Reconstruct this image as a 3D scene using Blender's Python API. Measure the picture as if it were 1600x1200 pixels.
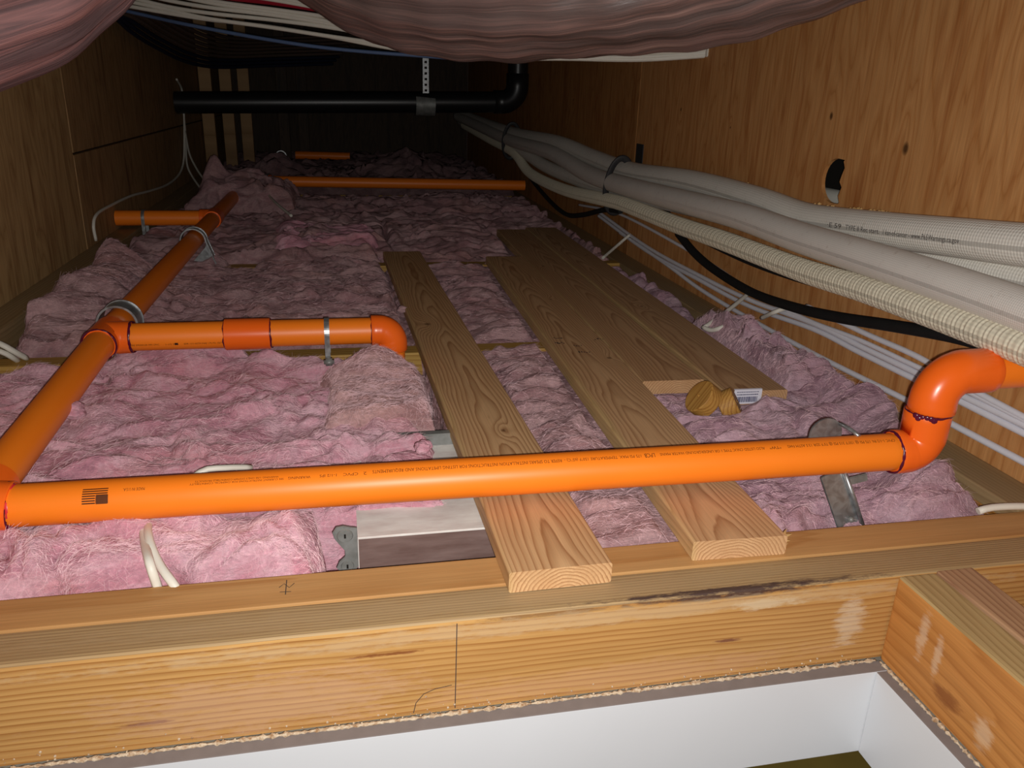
import bpy, bmesh, math, random
import numpy as np
from mathutils import Vector, Matrix, noise as mnoise

for o in list(bpy.data.objects):
    bpy.data.objects.remove(o)
S = bpy.context.scene
COL = S.collection
random.seed(7)
PI = math.pi

# ------------------------------------------------------------------ camera, world, flash, exposure
F, YAW, PITCH, ROLL, H = 1250.0, .2177, .3503, .0333, .598
cy, sy, cp, sp = math.cos(YAW), math.sin(YAW), math.cos(PITCH), math.sin(PITCH)
_r = Vector((cy, -sy, 0)); _f = Vector((cp*sy, cp*cy, -sp)); _u = Vector((sp*sy, sp*cy, cp))
cr, sr = math.cos(ROLL), math.sin(ROLL)
CR = cr*_r + sr*_u; CU = -sr*_r + cr*_u; CF = _f
CAM = Vector((0, 0, H))
cd = bpy.data.cameras.new('camera'); cam = bpy.data.objects.new('camera', cd); COL.objects.link(cam)
cd.sensor_width = 36; cd.lens = F*36/1600; cd.clip_start = .02; cd.clip_end = 50
cam.matrix_world = Matrix(((CR.x, CU.x, -CF.x, CAM.x), (CR.y, CU.y, -CF.y, CAM.y), (CR.z, CU.z, -CF.z, CAM.z), (0, 0, 0, 1)))
S.camera = cam

W = bpy.data.worlds.new('world'); S.world = W; W.use_nodes = True
W.node_tree.nodes['Background'].inputs[0].default_value = (.95, .97, 1, 1)
W.node_tree.nodes['Background'].inputs[1].default_value = .035

fl = bpy.data.lights.new('phone_flash', 'AREA'); fl.shape = 'DISK'; fl.size = .012; fl.energy = 9.0; fl.color = (1, .97, .93)
flo = bpy.data.objects.new('phone_flash', fl); COL.objects.link(flo)
flo.matrix_world = cam.matrix_world.copy(); flo.location = CAM + CR*.012 - CU*.012 - CF*.01

rl = bpy.data.lights.new('added_room_fill', 'POINT'); rl.energy = 26; rl.shadow_soft_size = .12; rl.color = (1, .93, .72)  # unseen fill light, added to brighten the olive room below the hatch
rlo = bpy.data.objects.new('added_room_fill', rl); COL.objects.link(rlo); rlo.location = (1.9, 2.6, -.55)

S.view_settings.view_transform = 'Standard'; S.view_settings.look = 'None'
S.view_settings.exposure = 0.85; S.view_settings.gamma = 1.0; S.view_settings.use_curve_mapping = False

# ------------------------------------------------------------------ pixel helpers (measured on the photograph, 1600x1200)
def ray(x, y): return (x-800)/F*CR - (y-600)/F*CU + CF
def onz(x, y, z): d = ray(x, y); return CAM + d*((z-H)/d.z)
def onx(x, y, X): d = ray(x, y); return CAM + d*(X/d.x)
def ony(x, y, Y): d = ray(x, y); return CAM + d*(Y/d.y)
def proj(p):
    q = Vector(p)-CAM; w = q.dot(CF); return 800+F*q.dot(CR)/w, 600-F*q.dot(CU)/w

# ------------------------------------------------------------------ object helpers
def link(name, me, mat=None, parent=None):
    o = bpy.data.objects.new(name, me); COL.objects.link(o)
    if mat is not None:
        for m in (mat if isinstance(mat, (list, tuple)) else [mat]): me.materials.append(m)
    if parent is not None: o.parent = parent
    return o
def tag(o, label=None, cat=None, group=None, kind=None):
    if label: o['label'] = label
    if cat: o['category'] = cat
    if group: o['group'] = group
    if kind: o['kind'] = kind
    return o
def empty(name, loc=(0, 0, 0)):
    o = bpy.data.objects.new(name, None); COL.objects.link(o); o.location = loc; o.empty_display_size = .02
    return o
def reparent(root, kids):
    for k in kids:
        k.parent = root; k.location = k.location - root.location
def raw(name, V, Fc, mat=None, parent=None, smooth=False, uv=None):
    me = bpy.data.meshes.new(name)
    V = np.asarray(V, dtype=np.float32)
    if isinstance(Fc, np.ndarray):
        n = len(Fc); k = Fc.shape[1]
        me.vertices.add(len(V)); me.vertices.foreach_set('co', V.ravel())
        me.loops.add(n*k); me.loops.foreach_set('vertex_index', Fc.ravel().astype(np.int32))
        me.polygons.add(n); me.polygons.foreach_set('loop_start', np.arange(0, n*k, k, dtype=np.int32))
        me.update(calc_edges=True)
    else:
        me.from_pydata([tuple(v) for v in V], [], Fc)
    if smooth: me.polygons.foreach_set('use_smooth', [True]*len(me.polygons))
    if uv is not None:
        L = me.uv_layers.new(name='UVMap')
        idx = np.empty(len(me.loops), dtype=np.int32); me.loops.foreach_get('vertex_index', idx)
        L.data.foreach_set('uv', np.asarray(uv, dtype=np.float32)[idx].ravel())
    me.update()
    return link(name, me, mat, parent)
def from_bm(name, bm, mat, parent=None, smooth=False):
    me = bpy.data.meshes.new(name); bm.normal_update(); bm.to_mesh(me); bm.free()
    if smooth: me.polygons.foreach_set('use_smooth', [True]*len(me.polygons))
    return link(name, me, mat, parent)
def box(name, lo, hi, mat, parent=None, bev=0.0, seg=2, jitter=0.0):
    """axis-aligned box; object origin at its centre, mesh local"""
    c = [(a+b)/2 for a, b in zip(lo, hi)]; s = [(b-a) for a, b in zip(lo, hi)]
    bm = bmesh.new(); bmesh.ops.create_cube(bm, size=1)
    for v in bm.verts: v.co = Vector((v.co.x*s[0], v.co.y*s[1], v.co.z*s[2]))
    if bev: bmesh.ops.bevel(bm, geom=list(bm.edges), offset=bev, segments=seg, affect='EDGES', profile=.6)
    o = from_bm(name, bm, mat, None)
    if parent is not None: o.parent = parent; o.location = Vector(c)-Vector(parent.location)
    else: o.location = c
    return o
def catmull(P, n=10):
    P = [Vector(p) for p in P]; Q = [P[0]*2-P[1]] + P + [P[-1]*2-P[-2]]; out = []
    for i in range(1, len(Q)-2):
        a, b, c, d = Q[i-1], Q[i], Q[i+1], Q[i+2]
        for k in range(n):
            t = k/n
            out.append(.5*((2*b)+(c-a)*t+(2*a-5*b+4*c-d)*t*t+(3*b-a-3*c+d)*t**3))
    out.append(P[-1]); return out
def resample(P, step):
    P = [Vector(p) for p in P]; L = [0]
    for a, b in zip(P, P[1:]): L.append(L[-1]+(b-a).length)
    n = max(2, int(L[-1]/step)+1); out = []; j = 0
    for k in range(n+1):
        s = L[-1]*k/n
        while j < len(P)-2 and L[j+1] < s: j += 1
        t = (s-L[j])/max(1e-9, L[j+1]-L[j]); out.append(P[j].lerp(P[j+1], t))
    return out, L[-1]
def frames(P, up=Vector((0, 0, 1))):
    out = []
    for i in range(len(P)):
        t = (P[min(i+1, len(P)-1)]-P[max(i-1, 0)]).normalized()
        if i == 0:
            s = t.cross(up)
            if s.length < .05: s = t.cross(Vector((0, 1, 0)))
            s.normalize()
        else:
            s = out[-1][1]; s = (s-t*s.dot(t)).normalized()
        out.append((t, s, s.cross(t).normalized()))
    return out
def tube(name, path, rad, mat, parent=None, seg=12, cap=True, flat=1.0, rfun=None, origin=None):
    """rad: number, list or function of index; rfun(s, ang, i) scales the radius; uv = (length, around) in metres"""
    P = [Vector(p) for p in path]; fr = frames(P); V = []; uv = []; s = 0
    for i, p in enumerate(P):
        if i: s += (p-P[i-1]).length
        r = rad if isinstance(rad, (int, float)) else rad[i]
        t, a, b = fr[i]
        for k in range(seg+1):
            g = 2*PI*k/seg; q = r*(rfun(s, g, i) if rfun else 1)
            if k < seg: V.append(p + a*math.cos(g)*q + b*math.sin(g)*q*flat)
            uv.append((s, g*r)) if k < seg else None
    n = len(P); Fc = []
    for i in range(n-1):
        for k in range(seg):
            k2 = (k+1) % seg
            Fc.append((i*seg+k, i*seg+k2, (i+1)*seg+k2, (i+1)*seg+k))
    if cap:
        Fc.append(tuple(range(seg))[::-1]); Fc.append(tuple((n-1)*seg+k for k in range(seg)))
    o0 = Vector(origin) if origin is not None else Vector((0, 0, 0))
    o = raw(name, [v-o0 for v in V], [f[::-1] for f in Fc], mat, parent, smooth=True, uv=uv)
    if cap:
        o.data.polygons[len(Fc)-1].use_smooth = False; o.data.polygons[len(Fc)-2].use_smooth = False
    if parent is None: o.location = o0
    return o
def join_bm(objs_bm): pass

# ------------------------------------------------------------------ node helpers
class NT:
    def __init__(s, name):
        s.mat = bpy.data.materials.new(name); s.mat.use_nodes = True; s.t = s.mat.node_tree; s.n = s.t.nodes
        s.b = s.n['Principled BSDF']; s.b.inputs['Specular IOR Level'].default_value = .3
    def link(s, a, b): s.t.links.new(a, b)
    def setin(s, sock, v):
        if isinstance(v, bpy.types.NodeSocket): s.link(v, sock)
        else: sock.default_value = v
    def m(s, op, a, b=0.0, c=None, clamp=False):
        n = s.n.new('ShaderNodeMath'); n.operation = op; n.use_clamp = clamp
        s.setin(n.inputs[0], a); s.setin(n.inputs[1], b)
        if c is not None: s.setin(n.inputs[2], c)
        return n.outputs[0]
    def coord(s, which='Object'): return s.n.new('ShaderNodeTexCoord').outputs[which]
    def sep(s, v):
        n = s.n.new('ShaderNodeSeparateXYZ'); s.link(v, n.inputs[0]); return n.outputs
    def comb(s, x, y, z):
        n = s.n.new('ShaderNodeCombineXYZ')
        for k, v in enumerate((x, y, z)): s.setin(n.inputs[k], v)
        return n.outputs[0]
    def scale(s, v, sc, loc=(0, 0, 0)):
        n = s.n.new('ShaderNodeMapping'); s.link(v, n.inputs[0]); n.inputs['Scale'].default_value = sc; n.inputs['Location'].default_value = loc
        return n.outputs[0]
    def noise(s, v, scale, detail=3, rough=.55, dist=0.0):
        n = s.n.new('ShaderNodeTexNoise'); s.link(v, n.inputs['Vector']); n.inputs['Scale'].default_value = scale
        n.inputs['Detail'].default_value = detail; n.inputs['Roughness'].default_value = rough; n.inputs['Distortion'].default_value = dist
        return n.outputs['Fac']
    def ramp(s, fac, stops, interp='LINEAR'):
        n = s.n.new('ShaderNodeValToRGB'); s.link(fac, n.inputs[0]); e = n.color_ramp.elements; n.color_ramp.interpolation = interp
        e[0].position, e[0].color = stops[0][0], col(stops[0][1]); e[1].position, e[1].color = stops[-1][0], col(stops[-1][1])
        for p, c in stops[1:-1]:
            x = e.new(p); x.color = col(c)
        return n.outputs[0]
    def mix(s, fac, a, b, mode='MIX'):
        n = s.n.new('ShaderNodeMix'); n.data_type = 'RGBA'; n.blend_type = mode
        s.setin(n.inputs[0], fac)
        for k, v in ((6, a), (7, b)):
            if isinstance(v, bpy.types.NodeSocket): s.link(v, n.inputs[k])
            else: n.inputs[k].default_value = col(v)
        return n.outputs[2]
    def bump(s, h, strength, dist=.002):
        n = s.n.new('ShaderNodeBump'); s.link(h, n.inputs['Height']); n.inputs['Strength'].default_value = strength; n.inputs['Distance'].default_value = dist
        s.link(n.outputs[0], s.b.inputs['Normal'])
    def base(s, c): s.setin(s.b.inputs['Base Color'], c if isinstance(c, bpy.types.NodeSocket) else col(c))
    def rough(s, r): s.setin(s.b.inputs['Roughness'], r)
def col(c):
    if isinstance(c, (int, float)): c = (c, c, c)
    return (c[0], c[1], c[2], 1)
def srgb(r, g, b):
    f = lambda v: (v/255/12.92) if v/255 <= .04045 else ((v/255+.055)/1.055)**2.4
    return (f(r), f(g), f(b))
def plain(name, c, rough=.5, metal=0.0, spec=.3, var=.12, vscale=30):
    n = NT(name)
    f = n.noise(n.coord(), vscale, 4)
    n.base(n.mix(f, tuple(x*(1-var) for x in c), tuple(min(1, x*(1+var)) for x in c)))
    n.rough(rough); n.b.inputs['Metallic'].default_value = metal; n.b.inputs['Specular IOR Level'].default_value = spec
    return n.mat

def wood(name, light, dark, spacing=.006, pith=(.0, -.05), taper=.03, wob=.012, knots=(), axis=0, rough=.55, contrast=1.0, phase=0.0, edge=None, stains=(), dirt=None):
    """growth rings around a pith line below the board: cathedral grain on the face, arcs on the end cut. axis = board's long local axis"""
    n = NT(name); xyz = n.sep(n.coord())
    u, v, w = xyz[axis], xyz[(axis+1) % 3], xyz[(axis+2) % 3]
    if axis == 0: v, w = xyz[1], xyz[2]
    if axis == 1: v, w = xyz[0], xyz[2]
    if axis == 2: v, w = xyz[1], xyz[0]
    st = n.comb(n.m('MULTIPLY', u, 1.3), n.m('MULTIPLY', v, 5.0), n.m('MULTIPLY', w, 5.0))
    n1 = n.m('SUBTRACT', n.noise(st, 2.2, 2, .5), .5)
    dv = n.m('SUBTRACT', v, pith[0]); dw = n.m('SUBTRACT', w, pith[1])
    r = n.m('SQRT', n.m('ADD', n.m('MULTIPLY', dv, dv), n.m('MULTIPLY', dw, dw)))
    r = n.m('ADD', r, n.m('MULTIPLY', u, taper)); r = n.m('ADD', r, n.m('MULTIPLY', n1, wob*2))
    kd = None
    for ku, kv, ks in knots:
        a = n.m('DIVIDE', n.m('SUBTRACT', u, ku), ks*2.6); b = n.m('DIVIDE', n.m('SUBTRACT', v, kv), ks)
        d2 = n.m('ADD', n.m('MULTIPLY', a, a), n.m('MULTIPLY', b, b))
        g = n.m('POWER', 2.718, n.m('MULTIPLY', d2, -1.0))
        r = n.m('ADD', r, n.m('MULTIPLY', g, ks*.9))
        a2 = n.m('MULTIPLY', n.m('SUBTRACT', u, ku), 1/(ks*.5)); b2 = n.m('MULTIPLY', n.m('SUBTRACT', v, kv), 1/(ks*.38))
        e2 = n.m('ADD', n.m('MULTIPLY', a2, a2), n.m('MULTIPLY', b2, b2))
        k = n.m('SUBTRACT', 1.0, e2, clamp=True); kd = k if kd is None else n.m('MAXIMUM', kd, k)
    jit = n.noise(n.comb(n.m('MULTIPLY', u, .7), n.m('MULTIPLY', v, 55.0), n.m('MULTIPLY', w, 55.0)), 1.0, 2, .5)
    r = n.m('ADD', r, n.m('MULTIPLY', n.m('SUBTRACT', jit, .5), spacing*1.1))
    ph = n.m('FRACT', n.m('ADD', n.m('DIVIDE', r, spacing), phase))
    cv = n.noise(n.comb(n.m('MULTIPLY', u, 1.6), n.m('MULTIPLY', v, 22.0), n.m('MULTIPLY', w, 22.0)), 1.4, 3, .6)
    cf = n.m('MULTIPLY', n.m('MULTIPLY_ADD', cv, 1.7, .12), contrast, clamp=True)
    mid = tuple(.5*a+.5*b for a, b in zip(light, dark))
    c = n.ramp(ph, [(0, light), (.35, light), (.72, mid), (.90, dark), (1.0, light)])
    lf = n.noise(n.comb(n.m('MULTIPLY', u, .8), n.m('MULTIPLY', v, 8.0), n.m('MULTIPLY', w, 8.0)), 2.5, 3)
    c = n.mix(cf, tuple(.62*a+.38*b for a, b in zip(light, dark)), c)
    if edge:
        ee = n.m('MULTIPLY', n.m('SUBTRACT', n.m('ADD', v, n.m('MULTIPLY', n1, .02)), edge), 60.0, clamp=True); c = n.mix(n.m('MULTIPLY', ee, .75), c, srgb(208, 180, 122))
    c = n.mix(n.m('MULTIPLY', n.m('SUBTRACT', lf, .38, clamp=True), 1.3), c, tuple(x*y for x, y in zip(mid, (.92, .83, .74))))
    fib = n.noise(n.comb(n.m('MULTIPLY', u, 9.0), n.m('MULTIPLY', v, 420.0), n.m('MULTIPLY', w, 420.0)), 1.0, 3, .6)
    c = n.mix(.22, c, n.ramp(fib, [(.3, .25), (.7, 1.0)]), 'MULTIPLY')
    if kd is not None:
        c = n.mix(n.m('MULTIPLY', kd, .85), c, tuple(x*.42 for x in dark))
    for (u0, v0, w0, su, sv, sw, sc, amt) in stains:      # soiled patches: centre, half sizes in local metres, colour, amount
        d = None
        for q, q0, sq in ((u, u0, su), (v, v0, sv), (w, w0, sw)):
            if sq is None: continue
            e = n.m('DIVIDE', n.m('SUBTRACT', q, q0), sq); e = n.m('MULTIPLY', e, e); d = e if d is None else n.m('ADD', d, e)
        g = n.m('POWER', 2.718, n.m('MULTIPLY', d, -1.0))
        pn = n.noise(n.comb(n.m('MULTIPLY', u, 26.0), n.m('MULTIPLY', v, 110.0), n.m('MULTIPLY', w, 110.0)), 1.3, 6, .72)
        k = n.m('MULTIPLY', n.m('SUBTRACT', n.m('ADD', g, n.m('MULTIPLY_ADD', pn, 1.6, -.3)), 1.0, clamp=True), 2.6, clamp=True)
        c = n.mix(n.m('MULTIPLY', k, amt), c, sc)
    n.base(c); n.rough(rough); n.b.inputs['Specular IOR Level'].default_value = .25
    n.bump(n.m('ADD', n.m('MULTIPLY', fib, .6), n.m('MULTIPLY', ph, -.25)), .25, .0006)
    return n.mat

def plywood(name, light, dark, streak, knots=(), wscale=1.0, seed=0.0, up=2, along=1):
    """rotary cut veneer: grain runs vertically, broad wandering figure"""
    n = NT(name); xyz = n.sep(n.coord()); z, y = xyz[up], xyz[along]
    st = n.comb(n.m('MULTIPLY', y, 3.6), n.m('ADD', n.m('MULTIPLY', z, .55), seed), seed)
    f = n.noise(st, 2.0*wscale, 3, .55, .3)
    d = None
    for ky, kz, ks in knots:
        a = n.m('DIVIDE', n.m('SUBTRACT', y, ky), ks); b = n.m('DIVIDE', n.m('SUBTRACT', z, kz), ks*3.2)
        e = n.m('POWER', 2.718, n.m('MULTIPLY', n.m('ADD', n.m('MULTIPLY', a, a), n.m('MULTIPLY', b, b)), -.5))
        f = n.m('ADD', f, n.m('MULTIPLY', e, .12))
        a2 = n.m('MULTIPLY', a, 2.4); b2 = n.m('MULTIPLY', b, 5.5)
        k = n.m('SUBTRACT', 1.15, n.m('ADD', n.m('MULTIPLY', a2, a2), n.m('MULTIPLY', b2, b2)), clamp=True)
        d = k if d is None else n.m('MAXIMUM', d, k)
    ph = n.m('FRACT', n.m('MULTIPLY', f, 13.0))
    mid = tuple(.5*a+.5*b for a, b in zip(light, dark))
    c = n.ramp(ph, [(0, mid), (.45, light), (.8, mid), (.93, dark), (1, mid)])
    c = n.mix(.68, mid, c)
    sk = n.noise(n.comb(n.m('MULTIPLY', y, 9.0), n.m('MULTIPLY', z, .9), 3.0+seed), 3.0, 3, .6)
    c = n.mix(n.m('MULTIPLY', n.m('SUBTRACT', sk, .52, clamp=True), 4.5, clamp=True), c, streak)
    fib = n.noise(n.comb(n.m('MULTIPLY', y, 260.0), n.m('MULTIPLY', z, 9.0), 1.0), 1.0, 3, .6)
    c = n.mix(.28, c, n.ramp(fib, [(.3, .3), (.7, 1.0)]), 'MULTIPLY')
    fl_ = n.noise(n.comb(n.m('MULTIPLY', y, 120.0), n.m('MULTIPLY', z, 14.0), 9.0), 1.0, 1, .5)
    c = n.mix(n.m('MULTIPLY', n.m('SUBTRACT', fl_, .76, clamp=True), 4.0, clamp=True), c, tuple(x*.35 for x in dark))
    if d is not None: c = n.mix(n.m('MULTIPLY', d, .9), c, tuple(x*.14 for x in dark))
    n.base(c); n.rough(.62); n.bump(fib, .25, .0008)
    return n.mat

def insul(name, a, b, c3, seed=0.0, peach=(.62, .33, .28)):
    n = NT(name); P = n.scale(n.coord(), (1, 1.35, 1.6), (seed, seed*.7, 0))
    q = n.noise(P, 7.0, 5, .62, 1.2); q2 = n.noise(P, 3.1, 3, .5, .6); q3 = n.noise(P, 38.0, 5, .7, 2.0)
    lite = tuple(min(1, x*1.10+.05) for x in a)
    c = n.ramp(q, [(.27, c3), (.43, b), (.58, a), (.74, lite)])
    c = n.mix(n.m('MULTIPLY', n.m('SUBTRACT', q2, .50, clamp=True), 5.0, clamp=True), c, n.mix(.5, c, peach))
    c = n.mix(n.m('MULTIPLY', n.m('SUBTRACT', q3, .48, clamp=True), 3.2, clamp=True), c, n.mix(.72, c, c3))
    wsp = n.noise(n.scale(n.coord(), (5, 26, 26), (0, 0, seed)), 1.0, 6, .72, 2.2)      # drawn-out wisps
    c = n.mix(n.m('MULTIPLY', n.m('SUBTRACT', wsp, .55, clamp=True), 4.5, clamp=True), c, n.mix(.65, c, lite))
    c = n.mix(n.m('MULTIPLY', n.m('SUBTRACT', .45, wsp, clamp=True), 4.0, clamp=True), c, n.mix(.6, c, tuple(x*.72 for x in c3)))
    st = n.scale(n.coord(), (30, 160, 160)); fb = n.noise(st, 1.0, 4, .7, 2.5)
    c = n.mix(n.m('MULTIPLY', n.m('SUBTRACT', fb, .58, clamp=True), 3.0, clamp=True), c, lite)
    n.base(c); n.rough(.95); n.b.inputs['Specular IOR Level'].default_value = .08
    n.b.inputs['Sheen Weight'].default_value = .25; n.b.inputs['Sheen Roughness'].default_value = .6
    n.b.inputs['Sheen Tint'].default_value = (1, .8, .85, 1)
    f1 = n.noise(n.coord(), 95.0, 5, .7, 1.8)
    n.bump(n.m('ADD', n.m('ADD', n.m('MULTIPLY', f1, 1.0), n.m('MULTIPLY', fb, .5)), n.m('MULTIPLY', wsp, 1.6)), .85, .007)
    return n.mat

# ------------------------------------------------------------------ materials
M = {}
tan, tand = srgb(212, 160, 88), srgb(150, 88, 34)
M['header_back'] = wood('wood_header_back', srgb(206, 160, 104), srgb(176, 124, 70), .011, (.02, -.10), .01, .01, contrast=.6, rough=.6)
M['header_front'] = wood('wood_header_front', srgb(210, 162, 98), srgb(160, 104, 50),   .0085, (-.04, -.34), .006, .009, axis=0, contrast=.9,
    knots=(), stains=((.345, .0, .066, .20, None, .010, srgb(58, 40, 44), .9), (.10, .0, .064, .14, None, .006, srgb(96, 66, 48), .6),
    (-.10, 0, .030, .055, None, .0035, srgb(120, 60, 28), .8), (-.38, 0, -.030, .05, None, .0035, srgb(120, 62, 36), .9), (.35, 0, -.008, .03, None, .004, srgb(110, 60, 52), .8),
    (.53, 0, .0, .03, None, .05, srgb(235, 222, 200), .38), (.40, 0, .045, .07, None, .012, srgb(230, 214, 184), .5), (-.25, 0, -.02, .25, None, .06, srgb(212, 172, 146), .35), (.20, 0, -.045, .40, None, .03, srgb(208, 160, 124), .35), (.15, 0, .05, .9, None, .016, srgb(206, 178, 140), .45)))
M['header_top'] = wood('wood_header_weathered', srgb(186, 156, 112), srgb(132, 104, 72), .0045, (-.24, -.10), .006, .005, contrast=.8,
    stains=((.10, 0, None, .9, .03, None, srgb(175, 150, 115), .35), (.36, -.026, None, .26, .009, None, srgb(58, 42, 46), .9)))
M['trim_front'] = wood('wood_trimmer_face', srgb(214, 150, 82), srgb(166, 104, 48), .012, (-.10, .06), .05, .02, axis=1, contrast=.6,
    knots=((.10, 0.0, .028),), stains=((.50, None, -.030, .03, None, .018, srgb(132, 74, 34), .7), (.56, None, .02, .012, None, .05, srgb(235, 215, 190), .38), (.53, None, .01, .010, None, .04, srgb(235, 215, 190), .38), (.44, None, -.03, .02, None, .03, srgb(228, 200, 168), .5)))
M['trim_top'] = wood('wood_trimmer_top', srgb(196, 168, 118), srgb(146, 116, 72), .008, (.12, -.03), .03, .01, axis=1, contrast=.6)
M['trim_back'] = wood('wood_trimmer_second', srgb(190, 152, 116), srgb(140, 98, 72), .006, (.10, -.04), .02, .01, axis=1, contrast=.8)
M['joist'] = wood('wood_joist', srgb(196, 158, 84), srgb(150, 104, 44), .008, (.10, -.09), .01, .01, contrast=.7, rough=.6)
M['plank_a'] = wood('wood_plank_a', srgb(226, 184, 136), srgb(158, 108, 68), .0052, (-.006, -.034), .022, .010, knots=((.08, .028, .028), (-.62, -.02, .016)), contrast=.85, edge=.058, phase=.2)
M['plank_b'] = wood('wood_plank_b', srgb(226, 184, 138), srgb(160, 112, 74), .0048, (.010, -.040), .030, .013, knots=((-.77, -.052, .020), (.35, -.03, .014), (-.2, -.045, .018)), contrast=.8, edge=.056, phase=.6)
M['plank_c'] = wood('wood_plank_c', srgb(218, 176, 132), srgb(154, 108, 72), .0050, (-.02, -.036), .026, .012, knots=((.2, .03, .018),), contrast=.75, edge=.060, phase=.4)
M['plank_d'] = wood('wood_plank_d', srgb(220, 178, 134), srgb(156, 110, 74), .0050, (.018, -.038), .020, .012, knots=((-.35, .01, .016), (.4, -.03, .014)), contrast=.75, edge=.058, phase=.1)
M['plug'] = wood('wood_plug', srgb(206, 158, 84), srgb(140, 86, 30), .006, (.03, -.06), .03, .01, contrast=.8)
M['plate'] = wood('wood_plate_grey', srgb(178, 152, 112), srgb(130, 104, 70), .008, (.10, -.04), .02, .01, axis=1, contrast=.5)
M['plate_low'] = wood('wood_plate_orange', srgb(190, 132, 62), srgb(120, 72, 24), .006, (.10, -.04), .02, .01, axis=1, contrast=.8)
M['ply_r'] = plywood('plywood_right', srgb(216, 160, 102), srgb(184, 122, 66), srgb(172, 106, 54), knots=((1.475-1.284, .015, .024), (1.752-1.284, .068, .017), (2.62-1.284, .06, .012), (2.25-1.284, .02, .007), (.9-1.284, .14, .012)))
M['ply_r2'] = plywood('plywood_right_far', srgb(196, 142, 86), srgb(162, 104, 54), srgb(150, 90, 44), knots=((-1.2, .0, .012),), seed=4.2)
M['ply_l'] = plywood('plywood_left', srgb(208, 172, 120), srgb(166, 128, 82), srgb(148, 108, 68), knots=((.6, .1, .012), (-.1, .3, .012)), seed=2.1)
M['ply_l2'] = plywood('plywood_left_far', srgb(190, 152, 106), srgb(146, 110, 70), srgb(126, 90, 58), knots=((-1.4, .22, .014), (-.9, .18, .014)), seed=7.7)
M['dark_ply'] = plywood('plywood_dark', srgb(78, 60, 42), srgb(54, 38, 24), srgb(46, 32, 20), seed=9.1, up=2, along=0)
M['drywall'] = plain('drywall_back', srgb(150, 140, 125), .9)
M['white_trim'] = plain('white_painted_trim', srgb(226, 228, 232), .35, spec=.5, var=.03, vscale=6)
M['grey_edge'] = plain('grey_board_edge', srgb(128, 120, 118), .8, var=.15, vscale=60)
n = NT('sawdust_bead'); f = n.noise(n.coord(), 160, 3, .7); n.base(n.ramp(f, [(.3, srgb(150, 110, 70)), (.6, srgb(214, 196, 170))])); n.rough(.9); n.bump(f, .8, .003); M['dust'] = n.mat
M['olive'] = plain('olive_carpet', srgb(120, 104, 52), .95, var=.25, vscale=3)
M['olive_wall'] = plain('olive_wall', srgb(120, 106, 60), .9)

def orange(name, a, b, rough=.38, glue=None):
    n = NT(name); f = n.noise(n.coord(), 9, 4); n.base(n.mix(f, a, b)); n.rough(rough); n.b.inputs['Specular IOR Level'].default_value = .45
    n.b.inputs['Subsurface Weight'].default_value = 0.0
    return n.mat
M['cpvc'] = orange('orange_pipe', srgb(255, 138, 34), srgb(252, 128, 26), .42)
M['fitting'] = orange('orange_fitting', srgb(250, 112, 34), srgb(246, 102, 22), .28)
M['primer'] = plain('purple_primer', srgb(88, 18, 48), .25, spec=.5, var=.4, vscale=80)
M['red_primer'] = plain('red_primer_smear', srgb(216, 52, 62), .35, var=.3, vscale=120)
M['print'] = plain('black_ink', srgb(92, 48, 18), .6, var=.2, vscale=200)
M['print_dark'] = plain('dark_ink', srgb(60, 30, 16), .6, var=.2, vscale=200)
n = NT('galvanised_steel'); f = n.noise(n.coord(), 55, 2, .5, 1.0); n.base(n.ramp(f, [(.35, srgb(146, 146, 146)), (.6, srgb(172, 176, 178))])); n.b.inputs['Metallic'].default_value = .7
n.rough(n.m('MULTIPLY_ADD', f, .25, .25)); M['galv'] = n.mat
n = NT('grey_steel'); f = n.noise(n.coord(), 40, 3); n.base(n.ramp(f, [(.3, srgb(120, 122, 118)), (.7, srgb(150, 152, 150))])); n.b.inputs['Metallic'].default_value = .35; n.rough(.5); M['grey_metal'] = n.mat
n = NT('white_sheet_metal'); f = n.noise(n.scale(n.coord(), (1, 3, 1)), 9, 4, .65); n.base(n.ramp(f, [(.35, srgb(222, 212, 206)), (.6, srgb(244, 242, 236))])); n.b.inputs['Metallic'].default_value = .0; n.rough(.32); M['white_metal'] = n.mat
n = NT('bare_steel_side'); f = n.noise(n.scale(n.coord(), (2, 1, 12)), 5, 4, .6); n.base(n.ramp(f, [(.3, srgb(120, 94, 88)), (.7, srgb(156, 132, 126))])); n.b.inputs['Metallic'].default_value = .3; n.rough(.36); M['steel_side'] = n.mat
M['abs'] = plain('black_plastic', (.012, .012, .013), .35, spec=.5)
M['abs_lit'] = M['abs']
M['rubber'] = plain('black_cable', (.010, .010, .010), .75, var=.3)
M['tie'] = plain('dark_tie', srgb(52, 52, 54), .5)
M['nm'] = plain('white_cable', srgb(224, 220, 208), .45, var=.05)
M['nm_lav'] = plain('white_wall_cable', srgb(230, 230, 238), .45, var=.05)
M['nm_red'] = plain('red_cable', srgb(150, 24, 44), .45)
M['nm_blue'] = plain('blue_cable', srgb(84, 104, 140), .45)
M['nm_navy'] = plain('navy_cable', srgb(26, 32, 52), .5)
M['nm_brown'] = plain('brown_grey_cable', srgb(84, 70, 62), .6)
M['label_white'] = plain('white_sticker', srgb(230, 228, 240), .5, var=.02)
M['ink_blue'] = plain('blue_black_ink', srgb(44, 46, 96), .6)
M['pencil'] = plain('pencil_mark', srgb(74, 62, 58), .8)
M['seam_dark'] = plain('dark_gap', (.01, .008, .006), .9)
M['splinter'] = plain('pale_splinter', srgb(206, 168, 110), .7)

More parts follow.
